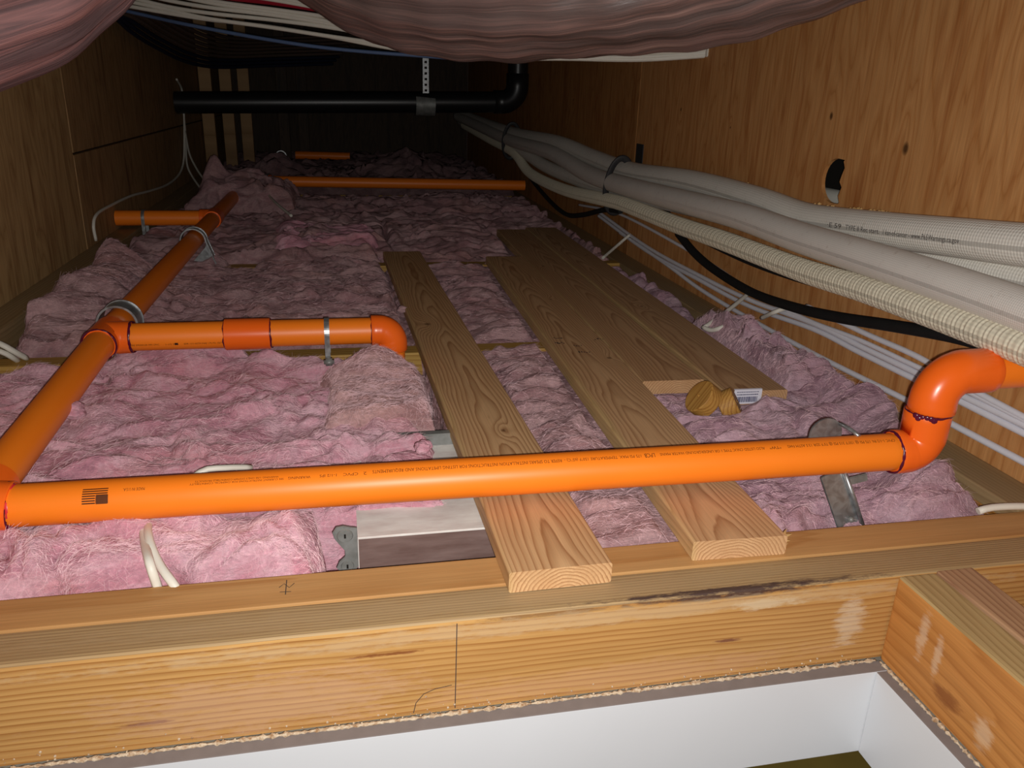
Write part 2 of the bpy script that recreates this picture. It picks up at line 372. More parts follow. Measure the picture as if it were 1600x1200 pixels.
def weave(name, c, du, dv, bumpd, rough=.6):
    n = NT(name); uv = n.sep(n.coord('UV'))
    a = n.m('SINE', n.m('MULTIPLY', uv[0], 2*PI/du)); b = n.m('SINE', n.m('MULTIPLY', uv[1], 2*PI/dv))
    h = n.m('MULTIPLY', n.m('ADD', a, b), .25); f = n.noise(n.coord(), 14, 4)
    g = n.m('ADD', n.m('MULTIPLY', h, .35), .72)
    cc = n.mix(f, tuple(x*.86 for x in c), c); dirt = n.noise(n.coord(), 60, 3, .7)
    cc = n.mix(n.m('MULTIPLY', n.m('SUBTRACT', dirt, .60, clamp=True), 2.0, clamp=True), cc, srgb(150, 120, 95))
    n.base(n.mix(.45, cc, n.comb(g, g, g), 'MULTIPLY')); n.rough(rough); n.bump(h, .6, bumpd)
    return n.mat
M['hose_a'] = weave('woven_white_sleeve', srgb(244, 240, 230), .0062, .0062, .0012)
M['hose_b'] = weave('smooth_white_sleeve', srgb(238, 232, 224), .0040, .0040, .0006)
M['hose_c'] = weave('braided_cream_sleeve', srgb(242, 234, 210), .0068, .0075, .0012)

def ductmat(name, grey, pink, pale):
    n = NT(name); uv = n.sep(n.coord('UV'))
    p = n.comb(n.m('MULTIPLY', uv[0], 2.6), n.m('MULTIPLY', uv[1], 60.0), 1.0)
    f = n.noise(p, 1.0, 5, .65, .8); p2 = n.comb(n.m('MULTIPLY', uv[0], 2.2), n.m('MULTIPLY', uv[1], 9.0), 5.0); g = n.noise(p2, 1.6, 3, .6, .5)
    c = n.ramp(f, [(.30, tuple(x*.55 for x in grey)), (.46, grey), (.60, pink), (.74, pale)])
    c = n.mix(n.m('MULTIPLY', n.m('SUBTRACT', g, .45, clamp=True), 3.5, clamp=True), c, n.mix(.5, grey, c))
    n.base(c); n.rough(.42); n.b.inputs['Specular IOR Level'].default_value = .4; n.bump(f, .5, .006)
    return n.mat
M['duct_mid'] = ductmat('duct_jacket_grey', srgb(92, 77, 74), srgb(122, 95, 89), srgb(154, 128, 119))
M['duct_left'] = ductmat('duct_jacket_pink', srgb(98, 78, 80), srgb(150, 108, 106), srgb(184, 142, 134))

M['ins_pink'] = insul('pink_glass_wool', srgb(244, 194, 208), srgb(230, 160, 178), srgb(188, 126, 146), .0, srgb(232, 150, 150))
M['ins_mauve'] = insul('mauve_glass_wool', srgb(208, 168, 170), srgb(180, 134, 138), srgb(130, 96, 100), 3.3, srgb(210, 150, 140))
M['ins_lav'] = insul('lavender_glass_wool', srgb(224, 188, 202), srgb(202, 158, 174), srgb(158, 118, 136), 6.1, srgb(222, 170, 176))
M['ins_far_shade'] = insul('far_shade_glass_wool', srgb(150, 118, 118), srgb(122, 92, 94), srgb(88, 66, 68), 12.0, srgb(140, 98, 90))  # flash falloff over the farthest batts put into a darker wool colour
M['fibre'] = plain('loose_glass_fibre', srgb(236, 200, 206), .9, spec=.1, var=.15, vscale=8)
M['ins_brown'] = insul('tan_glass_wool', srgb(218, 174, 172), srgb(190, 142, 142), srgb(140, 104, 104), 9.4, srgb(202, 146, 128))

# ------------------------------------------------------------------ structure: walls, floor, ceiling
XL, XR, YB, YN, ZC = -.85, 1.12, 7.2, -.45, 1.30
TH = .02
def panel(name, x0, x1, y0, y1, z0, z1, mat, parent):
    return box(name, (x0, y0, z0), (x1, y1, z1), mat, parent, bev=.0012, seg=1)
wl = tag(empty('wall_left', (XL, 3, .5)), kind='structure')
panel('plywood_panel', XL-TH, XL, YN, 2.975, -.16, ZC, M['ply_l'], wl)
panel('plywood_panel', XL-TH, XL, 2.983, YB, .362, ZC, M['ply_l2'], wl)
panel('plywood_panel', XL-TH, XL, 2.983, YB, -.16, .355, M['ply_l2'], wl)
box('backing', (XL-TH-.02, YN, -.16), (XL-TH, YB, ZC), M['seam_dark'], wl)
wr = tag(empty('wall_right', (XR, 3, .5)), kind='structure')
# near right panel with a sawn hole
def holed_panel(y0, y1, z0, z1, hole, mat, parent, TH=.009):
    bm = bmesh.new(); oc = Vector((XR+TH/2, (y0+y1)/2, .5))
    def ring(pts, x): return [bm.verts.new(Vector((x, a, b))-oc) for a, b in pts]
    outer = [(y0, z0), (y1, z0), (y1, z1), (y0, z1)]
    n = len(hole); out = []
    for (a, b) in hole:                       # project hole points to the border
        pass
    for x in (XR, XR+TH):
        o = ring(outer, x); h = ring(hole, x)
        ed = [bm.edges.new((o[i], o[(i+1) % 4])) for i in range(4)] + [bm.edges.new((h[i], h[(i+1) % n])) for i in range(n)]
        bmesh.ops.triangle_fill(bm, edges=ed, use_beauty=True)
        out.append((o, h))
    for (A, B) in ((out[0][0], out[1][0]), (out[0][1], out[1][1])):
        k = len(A)
        for i in range(k): bm.faces.new((A[i], A[(i+1) % k], B[(i+1) % k], B[i]))
    bmesh.ops.recalc_face_normals(bm, faces=bm.faces)
    ob = from_bm('plywood_panel', bm, mat, parent); ob.location = oc-Vector(parent.location)
    return ob
hc = (1.697, .428); hole = []
for k in range(28):
    g = 2*PI*k/28; ry = .052 if math.cos(g) > 0 else .034
    yy = hc[0]+ry*math.cos(g); zz = hc[1]+.050*math.sin(g)
    if math.cos(g) < -.2: yy = hc[0]-.026 + .004*math.sin(7*g) + (.007 if abs(math.sin(g)+.08) < .12 else 0)
    hole.append((yy, zz))
holed_panel(YN, 3.018, -.16, ZC, hole, M['ply_r'], wr)
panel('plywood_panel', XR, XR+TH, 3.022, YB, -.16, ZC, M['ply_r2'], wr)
nq = onx(1000, 238, XR)
box('nail_plate', (XR-.003, nq.y-.035, nq.z-.045), (XR, nq.y+.035, nq.z+.03), M['tie'], wr)
box('backing', (XR+.16, YN, -.16), (XR+.18, YB, ZC), M['seam_dark'], wr)
tag(tube('pipe_behind_hole', [(XR+.10, y, .37) for y in (1.2, 1.5, 1.8, 2.2)], .024, M['nm'], None, 14), 'grey-white pipe behind the oval hole in the right plywood wall', 'pipe')
wb = tag(empty('wall_back', (0, YB, .5)), kind='structure')
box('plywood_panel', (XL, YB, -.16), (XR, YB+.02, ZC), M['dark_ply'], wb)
ce = tag(empty('ceiling', (0, 3, ZC)), kind='structure')
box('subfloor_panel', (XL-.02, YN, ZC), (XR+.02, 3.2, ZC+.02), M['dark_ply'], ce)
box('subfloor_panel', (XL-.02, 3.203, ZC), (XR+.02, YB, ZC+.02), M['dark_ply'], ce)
fo = tag(empty('floor', (0, 3, -.16)), kind='structure')
box('drywall_panel', (XL-.02, .80, -.175), (XR+.02, YB, -.16), M['drywall'], fo)
box('drywall_panel', (.74, YN, -.175), (XR+.02, .80, -.16), M['drywall'], fo)
# room below the hatch
rf = tag(box('floor_2', (-3, -2.5, -2.72), (4, 5, -2.70), M['olive']), kind='structure')
tag(box('wall_far', (-3, 4.0, -2.70), (4, 4.02, -.2), M['olive_wall']), kind='structure')
tag(box('wall_side', (3.4, -2.5, -2.70), (3.42, 4.0, -.2), M['olive_wall']), kind='structure')

# doubled header across the hatch, its top edge eased
hd = tag(empty('header_beam', (.13, .86, -.07)), 'doubled timber header above the white hatch trim, weathered front ply', 'beam', kind='structure')
def ply(name, lo, hi, mats, parent, bev=.004):
    o = box(name, lo, hi, mats[0], parent, bev=bev, seg=3)
    if len(mats) > 1:
        o.data.materials.append(mats[1])
        for p in o.data.polygons:
            if p.normal.z > .55: p.material_index = 1
    return o
ply('back_ply', (XL, .8625, -.14), (1.115, .927, .0), [M['header_back']], hd, .0025)
ply('front_ply', (XL, .800, -.14), (1.115, .8622, -.001), [M['header_front'], M['header_top']], hd, .007)
tm = tag(empty('trimmer_beam', (.78, .2, -.07)), 'doubled timber trimmer running back from the hatch corner', 'beam', kind='structure')
ply('left_ply', (.722, YN, -.14), (.780, .7995, -.002), [M['trim_front'], M['trim_top']], tm, .006)
ply('right_ply', (.7805, YN, -.14), (.838, .7995, .0), [M['trim_back']], tm, .004)
# pencil marks on the header face
def strip_on_face(name, pts, w, parent, mat, Y):
    V = []; Fc = []
    for i, p in enumerate(pts):
        a = pts[max(0, i-1)]; b = pts[min(len(pts)-1, i+1)]; d = Vector((b[0]-a[0], b[1]-a[1])).normalized()
        for s in (-1, 1): V.append((p[0]-d.y*w*s, Y-.0004, p[1]+d.x*w*s))
    for i in range(len(pts)-1): Fc.append((2*i, 2*i+1, 2*i+3, 2*i+2))
    V = [Vector(v)-Vector(parent.location) for v in V]
    return raw(name, V, Fc, mat, parent)
strip_on_face('pencil_line', [(p.x, p.z) for p in (ony(714, 974, .8), ony(713, 1020, .8), ony(711, 1106, .8))], .0006, hd, M['pencil'], .8)
strip_on_face('pencil_curve', [(p.x, p.z) for p in [ony(x, y, .8) for x, y in ((646, 1114), (650, 1098), (662, 1084), (680, 1076), (706, 1070))]], .0005, hd, M['pencil'], .8)
for pts in (((436, 918), (444, 912), (452, 918), (460, 911)), ((437, 925), (455, 924)), ((448, 906), (446, 929))):
    V = []; Fc = []; q = [onz(x, y, 0.0004) for x, y in pts]
    for i, p in enumerate(q):
        d = (q[min(i+1, len(q)-1)]-q[max(i-1, 0)]).normalized(); s = Vector((-d.y, d.x, 0))*.0006
        V += [p-s-hd.location, p+s-hd.location]
    for i in range(len(q)-1): Fc.append((2*i, 2*i+1, 2*i+3, 2*i+2))
    raw('pencil_mark', V, Fc, M['pencil'], hd)
# white hatch trim (jamb) with a grey unpainted top edge, and a bead of dust along the joint
def jamb(name, lo, hi):
    o = ply('jamb_board', lo, hi, [M['white_trim'], M['grey_edge']], None, .0015); o.name = name; tag(o, kind='structure'); return o
jamb('trim_1', (XL, .778, -.283), (.722, .799, -.1415))
jamb('trim_2', (.703, YN, -.283), (.7215, .7775, -.1415))
def bead(name, a, b, r, seed):
    a, b = Vector(a), Vector(b); rnd = random.Random(seed); n = 420; P = [a.lerp(b, i/n) for i in range(n+1)]
    R = [r*(.25+.5*rnd.random()+.6*rnd.random()**4) for _ in P]
    return tube(name, P, R, M['dust'], None, 6, flat=.8)
tag(bead('trim_3', (XL, .7985, -.1405), (.716, .7985, -.1405), .0045, 3), kind='structure')
tag(bead('trim_4', (.7205, .795, -.1405), (.7205, YN, -.1405), .0042, 4), kind='structure')
# ceiling joists
for k, (y0, y1) in enumerate(((1.842, 1.902), (2.858, 2.918), (3.86, 3.92), (4.86, 4.92), (5.86, 5.92))):
    lab = ['second joist, behind the front header', 'third joist, under the far plank ends', 'fourth joist in the dark', 'fifth joist in the dark', 'last joist before the back wall'][k]
    tag(box('ceiling_joist_beam', (XL, y0, -.14), (XR-.005, y1, -.0005), M['joist'], bev=.004), lab, 'joist', kind='structure')
# plates at the foot of the walls
pr = tag(empty('baseboard_right', (1.07, 3, -.04)), kind='structure')
box('top_plate', (1.035, .93, -.028), (XR, YB, .0), M['plate'], pr, .003)
box('lower_plate', (1.04, .93, -.14), (XR, YB, -.0285), M['plate_low'], pr, .003)
pl = tag(empty('baseboard_left', (-.82, 3, -.04)), kind='structure')
box('top_plate', (XL, 1.905, -.02), (-.775, YB, .045), M['plate'], pl, .003)
# studs far back on the left
for k, (xx, yy) in enumerate(((-.84, 5.75), (-.74, 5.95), (-.64, 6.1), (-.40, 6.3), (-.27, 6.5))):
    tag(box('stud_column', (xx, yy, .02), (xx+.075, yy+.04, ZC), M['ply_l2'] if k < 3 else M['dark_ply'], bev=.003), kind='structure')  # right-hand studs take darker veneer: light falloff put into their colour

# ------------------------------------------------------------------ vectorised gradient noise
_rs = np.random.RandomState(11); _perm = _rs.permutation(256); _perm = np.concatenate([_perm, _perm, _perm])
_g = _rs.normal(size=(256, 3)); _g /= np.linalg.norm(_g, axis=1)[:, None]
def pn(x, y, z=0.0):
    x, y = np.asarray(x, float), np.asarray(y, float); z = np.broadcast_to(np.asarray(z, float), x.shape)
    xi, yi, zi = np.floor(x).astype(int), np.floor(y).astype(int), np.floor(z).astype(int)
    xf, yf, zf = x-xi, y-yi, z-zi
    q = lambda t: t*t*t*(t*(t*6-15)+10)
    u, v, w = q(xf), q(yf), q(zf); tot = 0
    for dx in (0, 1):
        for dy in (0, 1):
            for dz in (0, 1):
                h = _perm[_perm[_perm[(xi+dx) & 255]+((yi+dy) & 255)]+((zi+dz) & 255)]; g = _g[h]
                d = g[..., 0]*(xf-dx)+g[..., 1]*(yf-dy)+g[..., 2]*(zf-dz)
                tot = tot + d*(u if dx else 1-u)*(v if dy else 1-v)*(w if dz else 1-w)
    return tot*1.5
def sstep(a, b, x):
    t = np.clip((x-a)/(b-a), 0, 1); return t*t*(3-2*t)

# planks lying loose over the joists: centre of near end, centre of far end, width
PLANKS = [((.259, .842), (.221, 2.962), .137), ((.523, .872), (.588, 2.852), .139), ((.684, 1.497), (.741, 3.45), .138), ((.834, 1.415), (.882, 3.50), .140)]
PTH = .031
def clampz(x, y, h):
    for (a, b, w) in PLANKS:
        A = np.array(a); B = np.array(b); L = np.linalg.norm(B-A); d = (B-A)/L
        s = (x-A[0])*d[0]+(y-A[1])*d[1]; t = -(x-A[0])*d[1]+(y-A[1])*d[0]
        out = np.maximum(np.abs(t)-w/2, np.maximum(-s, s-L))
        lim = -.008+.055*sstep(.004, .045, out)
        h = np.where(out < .045, np.minimum(h, lim), h)
    def pipe(h, x0, y0, x1, y1, zc, r=.032):
        A = np.array((x0, y0)); B = np.array((x1, y1)); L = np.linalg.norm(B-A); d = (B-A)/L
        s = (x-A[0])*d[0]+(y-A[1])*d[1]; t = np.abs(-(x-A[0])*d[1]+(y-A[1])*d[0])
        lim = zc-np.sqrt(np.clip(r*r-np.minimum(t, r)**2, 0, None))+.22*np.clip(t-r*.9, 0, None)/r*.1
        return np.where((s > -.03) & (s < L+.03) & (t < r*1.4), np.minimum(h, lim), h)
    h = pipe(h, -.487, .9, -.487, 4.08, .088, .036); h = pipe(h, -.487, 1.735, .13, 1.735, .088, .037)
    h = pipe(h, -.49, 1.065, .88, .985, .085, .036); h = pipe(h, -.85, 3.38, -.45, 3.38, .088, .034)
    return h
def gb(x, y, cx, cy_, sx, sy_, a): return a*np.exp(-((x-cx)/sx)**2-((y-cy_)/sy_)**2)

def batt(name, mat, x0, x1, y0, y1, base, label, step=.006, group=None, amp=1.0, seed=0.0, edge=.045, drop=.10, bumps=(), tilt=0.0, wamp=1.0, floor=-.155, free=False, warp_edge=.018, fold=1.0, fib=0, fl_len=1.0):
    """a glass-wool batt: pillowed rectangle with torn lumpy top, folds pulled sideways"""
    fx0 = x0 if callable(x0) else (lambda v: x0+0*v); fx1 = x1 if callable(x1) else (lambda v: x1+0*v)
    fy0 = y0 if callable(y0) else (lambda x: y0+0*x); fy1 = y1 if callable(y1) else (lambda x: y1+0*x)
    lx = float(np.max(fx1(np.linspace(0, 1, 9)))-np.min(fx0(np.linspace(0, 1, 9)))); xm = np.linspace(float(np.min(fx0(np.array(.5)))), float(np.max(fx1(np.array(.5)))), 9)
    ly = float(np.max(fy1(xm)-fy0(xm)))
    nu, nv = max(8, int(lx/step)), max(8, int(ly/step))
    U, Vv = np.meshgrid(np.linspace(0, 1, nu), np.linspace(0, 1, nv))
    X = fx0(Vv)+(fx1(Vv)-fx0(Vv))*U; Y = fy0(X)+(fy1(X)-fy0(X))*Vv
    d = np.minimum(np.minimum(U, 1-U)*lx, np.minimum(Vv, 1-Vv)*ly)
    z0 = 5.0+seed
    e = np.clip(1-d/edge, 0, 1); fall = drop*(1-np.sqrt(np.clip(1-e*e, 0, 1)))
    inn = sstep(0, edge*.8, d)
    # torn lumps
    wx = pn(X*4.1, Y*5.2, z0)*.05; wy = pn(X*4.1, Y*5.2, z0+9)*.05
    a, b = X+wx, (Y+wy)*1.45
    l1 = 1-np.abs(pn(a*5.2, b*5.2, z0+1))*1.9
    l2 = np.abs(pn(a*11.0+wx*40, b*11.0, z0+2)); l3 = np.abs(pn(a*24+wy*60, b*24, z0+3)); l4 = pn(a*52, b*60, z0+4); l5 = pn(a*110, b*130, z0+5)
    lay = pn(a*3.0, b*9+pn(a*7, b*7, z0+7)*1.4, z0+6); lay = np.abs(lay)
    hgt = .022*(l1-.5)+.026*(l2-.22)+.009*(l3-.2)+.034*(lay-.2)+.0022*l4+.0010*l5
    Z = base+tilt*(Vv-.5)+amp*hgt*(.25+.75*inn)
    for (cx, cy_, sx, sy_, am) in bumps: Z = Z+gb(X, Y, cx, cy_, sx, sy_, am)
    Z = Z-fall
    # sideways folds, strongest on the lumps
    k = amp*fold
    DX = k*(.030*pn(X*7, Y*10, z0+20)+.010*pn(X*17, Y*22, z0+21)+.0025*pn(X*45, Y*50, z0+22))*wamp
    DY = k*(.030*pn(X*7, Y*10, z0+30)+.010*pn(X*17, Y*22, z0+31)+.0025*pn(X*45, Y*50, z0+32)-.20*np.clip(hgt, -.03, .06))*wamp
    ed = 1-sstep(0, .05, d)*.0
    DX = DX*(.35+.65*inn)+warp_edge*(1-inn)*pn(X*14, Y*14, z0+40)*2; DY = DY*(.35+.65*inn)+warp_edge*(1-inn)*pn(X*14, Y*14, z0+41)*2
    X2, Y2 = X+DX, Y+DY
    if not free:
        Z = clampz(X2, Y2, Z)
        X2 = np.clip(X2, XL+.006, XR-.02)
    # side skirt down to the ceiling board
    V = np.stack([X2, Y2, Z], -1).reshape(-1, 3)
    idx = np.arange(nu*nv).reshape(nv, nu)
    Fq = np.stack([idx[:-1, :-1], idx[:-1, 1:], idx[1:, 1:], idx[1:, :-1]], -1).reshape(-1, 4)
    ringi = np.concatenate([idx[0, :], idx[1:, -1], idx[-1, -2::-1], idx[-2:0:-1, 0]])
    bot = V[ringi].copy(); cen = V.mean(0); bot[:, 2] = np.minimum(bot[:, 2]-.004, floor)
    nb = len(V); m = len(ringi); j = np.arange(m); j2 = (j+1) % m
    V = np.concatenate([V, bot]); Fs = np.stack([ringi[j], nb+j, nb+j2, ringi[j2]], -1)
    V = np.concatenate([V, [[cen[0], cen[1], floor]]]); ci = len(V)-1
    Fb = np.stack([nb+j, np.full(m, ci), np.full(m, ci), nb+j2], -1)[:, [0, 1, 3]]
    org = np.array((cen[0], cen[1], base)); V = V-org
    me = bpy.data.meshes.new(name)
    quads = np.concatenate([Fq, Fs]).astype(np.int32)
    nq, nt = len(quads), len(Fb)
    me.vertices.add(len(V)); me.vertices.foreach_set('co', V.astype(np.float32).ravel())
    me.loops.add(nq*4+nt*3); me.loops.foreach_set('vertex_index', np.concatenate([quads.ravel(), Fb.ravel()]).astype(np.int32))
    me.polygons.add(nq+nt); me.polygons.foreach_set('loop_start', np.concatenate([np.arange(nq)*4, nq*4+np.arange(nt)*3]).astype(np.int32))
    me.update(calc_edges=True); me.polygons.foreach_set('use_smooth', np.ones(nq+nt, dtype=bool)); me.update()
    o = link(name, me, mat); o.location = org
    if fib:
        rs = np.random.RandomState(int(seed)+100); G = np.stack([X2, Y2, Z], -1)
        i = rs.randint(1, nv-1, fib); j = rs.randint(1, nu-1, fib)
        du = G[i, np.minimum(j+1, nu-1)]-G[i, j-1]; dv = G[np.minimum(i+1, nv-1), j]-G[i-1, j]
        N_ = np.cross(du, dv); N_ /= np.linalg.norm(N_, axis=1)[:, None]+1e-9
        ang = rs.normal(0, .9, fib); tu = du/(np.linalg.norm(du, axis=1)[:, None]+1e-9); tv = np.cross(N_, tu)
        T_ = tu*np.cos(ang)[:, None]+tv*np.sin(ang)[:, None]; B_ = np.cross(N_, T_)
        ln = rs.uniform(.006, .024, fib)[:, None]*fl_len; lift = rs.uniform(.0, .30, fib)[:, None]; curl = rs.normal(0, .35, fib)[:, None]; wd = rs.uniform(.00012, .00030, fib)[:, None]
        p0 = G[i, j]-T_*ln*.1-N_*.0008-org; rows = []
        for q in (0, .35, .7, 1.0):
            c = p0+T_*ln*q+B_*ln*curl*q*q+N_*(ln*lift*q*(1.25-q)+.0006)
            side = (B_*.7+N_*.7)*wd*(1-.6*q); rows += [c-side, c+side]
        VV = np.stack(rows, 1).reshape(-1, 3); b8 = (np.arange(fib)*8)[:, None]
        FF = np.concatenate([b8+np.array([[a, a+1, a+3, a+2]]) for a in (0, 2, 4)], 0)
        tag(raw('fibres', VV, FF, M['fibre'], o), kind='stuff')
    return tag(o, label, 'insulation', group)

GI = 'pink insulation batts between the joists'
# bay 1 (between header and second joist)
batt('insulation_batt', M['ins_pink'], -.84, -.028, .936, 1.115, .006, 'bright pink insulation batt in front of the long orange pipe, white cable over it', .0042, GI, .8, 1, fib=14000, edge=.05, bumps=((-.36, 1.0, .2, .1, .012), (-.10, 1.02, .04, .05, .01)))
batt('insulation_batt', M['ins_pink'], -.84, lambda v: .175-.06*v, 1.09, lambda x: 1.838+.062*np.exp(-((x+.36)/.12)**4), -.005, 'large rumpled pink batt between the long orange pipe and the short branch pipe', .0048, GI, 1.0, 2, fib=26000,
     bumps=((-.75, 1.25, .12, .25, .05), (-.36, 1.85, .14, .07, .055), (-.2, 1.45, .2, .2, .018), (-.44, 1.3, .08, .09, .02), (.05, 1.15, .1, .06, .012)))
batt('insulation_scrap', M['ins_brown'], -.045, .165, 1.40, 1.70, .024, 'folded brownish-pink insulation scrap below the orange elbow, beside the left plank', .0036, None, .7, 3, fib=6000, edge=.03, drop=.06, bumps=((.065, 1.70, .065, .06, .055), (.05, 1.5, .09, .05, .012)))
batt('insulation_batt', M['ins_mauve'], lambda v: .17+.11*(1-sstep(.38, .55, v)), .615, .936, 1.885, -.004, 'mauve batt showing between the two long planks, nearest bay', .0048, GI, .8, 4, fib=9000, edge=.03, bumps=((.40, 1.4, .06, .4, .012), (.40, 1.0, .05, .05, .006)))
batt('insulation_batt', M['ins_lav'], .585, lambda v: 1.025+.075*sstep(.22, .42, v), .936, 1.838, -.004, 'lavender-pink batt by the right wall behind the header, steel strap standing in it', .0042, GI, 1.0, 5, fib=12000,
     bumps=((.93, 1.05, .07, .09, .035), (1.04, 1.45, .06, .25, .045), (.86, 1.3, .1, .12, .03), (.68, 1.0, .05, .05, .012), (.72, 1.3, .08, .1, .012)))
batt('insulation_tuft', M['ins_lav'], .875, 1.085, 1.46, 1.98, .045, 'lavender tuft of insulation heaped between the planks and the wall cables', .0042, None, 1.1, 6, fib=6000, edge=.05, drop=.10, bumps=((.93, 1.85, .05, .12, .03), (1.0, 1.75, .03, .04, .035)))
# bay 2
batt('insulation_batt', M['ins_mauve'], -.765, .165, lambda x: 1.908-.035*np.exp(-((x+.36)/.12)**4), lambda x: 2.945-.09*np.exp(-((x+.315)/.06)**4), .008, 'mauve batt behind the branch pipe, heaped against the left wall', .0062, GI, .9, 7, fib=16000,
     bumps=((-.66, 2.35, .12, .30, .10), (-.70, 2.7, .08, .12, .09), (-.72, 2.1, .06, .15, .03), (-.1, 2.4, .2, .25, .012)))
batt('insulation_batt', M['ins_mauve'], .14, .66, 1.872, 2.94, -.002, 'mauve batt between the long planks, second bay', .0062, GI, .8, 8, fib=5000, bumps=((.40, 2.3, .06, .4, .010),))
batt('insulation_batt', M['ins_lav'], .64, 1.03, 2.02, 2.862, -.006, 'lavender batt along the right wall past the paired planks', .0062, GI, .8, 9, bumps=((.985, 2.4, .04, .3, .03),))
# bay 3
batt('insulation_batt', M['ins_mauve'], -.765, .2, lambda x: 2.920-.025*(1-np.exp(-((x+.315)/.06)**4)), 3.93, .02, 'dusky pink batt by the far tee, reddish torn patch on top', .0085, GI, 1.2, 10, bumps=((-.1, 3.2, .2, .25, .04), (-.66, 3.2, .1, .2, .04)))
batt('insulation_batt', M['ins_mauve'], .17, 1.03, 2.89, 3.93, .008, 'dusky batt under the far ends of the planks', .0085, GI, 1.0, 11, bumps=((.4, 3.4, .3, .2, .03), (.97, 3.4, .05, .4, .03)))
batt('insulation_scrap', M['ins_pink'], -.26, .16, 2.96, 3.45, .06, 'reddish pink insulation scrap lying behind the galvanized strap, right of the left pipe', .0065, None, 1.1, 16, edge=.07, drop=.10)
# bay 4 and beyond
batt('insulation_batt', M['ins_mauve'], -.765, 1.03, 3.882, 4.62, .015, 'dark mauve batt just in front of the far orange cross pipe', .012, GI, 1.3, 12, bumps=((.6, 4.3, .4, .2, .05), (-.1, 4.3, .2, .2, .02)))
batt('insulation_scrap', M['ins_mauve'], -.70, -.20, 3.98, 4.62, .13, 'heap of insulation burying the end of the left orange pipe, one tuft sticking up', .009, None, 1.5, 13, edge=.12, drop=.16, bumps=((-.60, 4.3, .045, .06, .11), (-.42, 4.3, .1, .15, .05)), free=True, floor=.0)
batt('insulation_batt', M['ins_far_shade'], -.78, 1.05, 4.86, 5.85, .06, 'almost black batt just beyond the far orange cross pipe', .016, GI, 1.8, 14, bumps=((.45, 5.4, .25, .2, .14), (-.35, 5.3, .12, .15, .12)))
batt('insulation_batt', M['ins_far_shade'], -.78, 1.05, 5.93, 7.1, .06, 'insulation batt lost in the dark before the back wall', .022, GI, 1.6, 15)
# behind the trimmer, at the right edge
batt('insulation_batt', M['ins_pink'], .845, 1.10, .1, .785, -.03, 'pink batt right of the trimmer in the corner of the frame', .006, GI, .8, 17)
# pale shreds
for k, (px, py, r, lab) in enumerate(((112, 640, .018, 'pale whitish tuft of insulation beside the left orange pipe'), (629, 483, .011, 'small white tuft against the left plank near the elbow'), (662, 697, .012, 'pale pink tuft at the corner of the folded scrap'))):
    c = onz(px, py, (.062, .025, .062)[k])
    bm = bmesh.new(); bmesh.ops.create_icosphere(bm, subdivisions=4, radius=r)
    for v in bm.verts:
        q = v.co*70+Vector((k*9, 0, 0)); v.co *= 1+.45*mnoise.noise(q)+.2*mnoise.noise(q*2.7); v.co.z *= .8; v.co.x *= 1.25
    o = from_bm('insulation_tuft', bm, M['ins_pink'] if k != 1 else M['ins_mauve'], None, True); o.location = c; tag(o, lab, 'insulation')

# ------------------------------------------------------------------ planks
def plank(name, a, b, w, mat, label, zt=PTH):
    A, B = Vector((a[0], a[1], 0)), Vector((b[0], b[1], 0)); L = (B-A).length; ang = math.atan2(B.y-A.y, B.x-A.x)
    bm = bmesh.new(); bmesh.ops.create_cube(bm, size=1)
    for v in bm.verts: v.co = Vector((v.co.x*L, v.co.y*w, v.co.z*(PTH-.001)))
    long_e = [e for e in bm.edges if abs((e.verts[0].co-e.verts[1].co).normalized().x) > .9]
    bmesh.ops.bevel(bm, geom=long_e, offset=.0035, segments=3, affect='EDGES', profile=.5)
    o = from_bm(name, bm, mat); o.location = (A+B)/2+Vector((0, 0, zt-PTH/2)); o.rotation_euler = (0, 0, ang)
    return tag(o, label, 'plank', 'loose planks laid over the joists')
p1 = plank('wooden_plank', *PLANKS[0], M['plank_a'], 'left long loose plank, nearest its cut end on the header')
p2 = plank('wooden_plank', *PLANKS[1], M['plank_b'], 'long loose plank right of the left one, jagged cut corner on the header')
p3 = plank('wooden_plank', *PLANKS[2], M['plank_c'], 'shorter plank in the middle of the right-hand group, pale cut end')
p4 = plank('wooden_plank', *PLANKS[3], M['plank_d'], 'rightmost loose plank with a barcode sticker on its cut end')
# jagged splinters at the second plank's corner
bm = bmesh.new(); rnd = random.Random(5)
for k in range(9):
    y = -PLANKS[1][2]/2; z = -.012+.0035*k+rnd.uniform(-.001, .001); L_ = (Vector(PLANKS[1][1])-Vector(PLANKS[1][0])).length
    q = Vector((-L_/2+.004, y+.003, z)); t = Vector((rnd.uniform(-.004, .010), -rnd.uniform(.004, .011), rnd.uniform(-.002, .004)))
    vs = [bm.verts.new(q+Vector(d)) for d in ((-.003, 0, -.0018), (.003, 0, -.0018), (.003, 0, .0018), (-.003, 0, .0018))]; tip = bm.verts.new(q+t)
    for i in range(4): bm.faces.new((vs[i], vs[(i+1) % 4], tip))
    bm.faces.new(vs[::-1])
from_bm('splinter', bm, M['splinter'], p2)
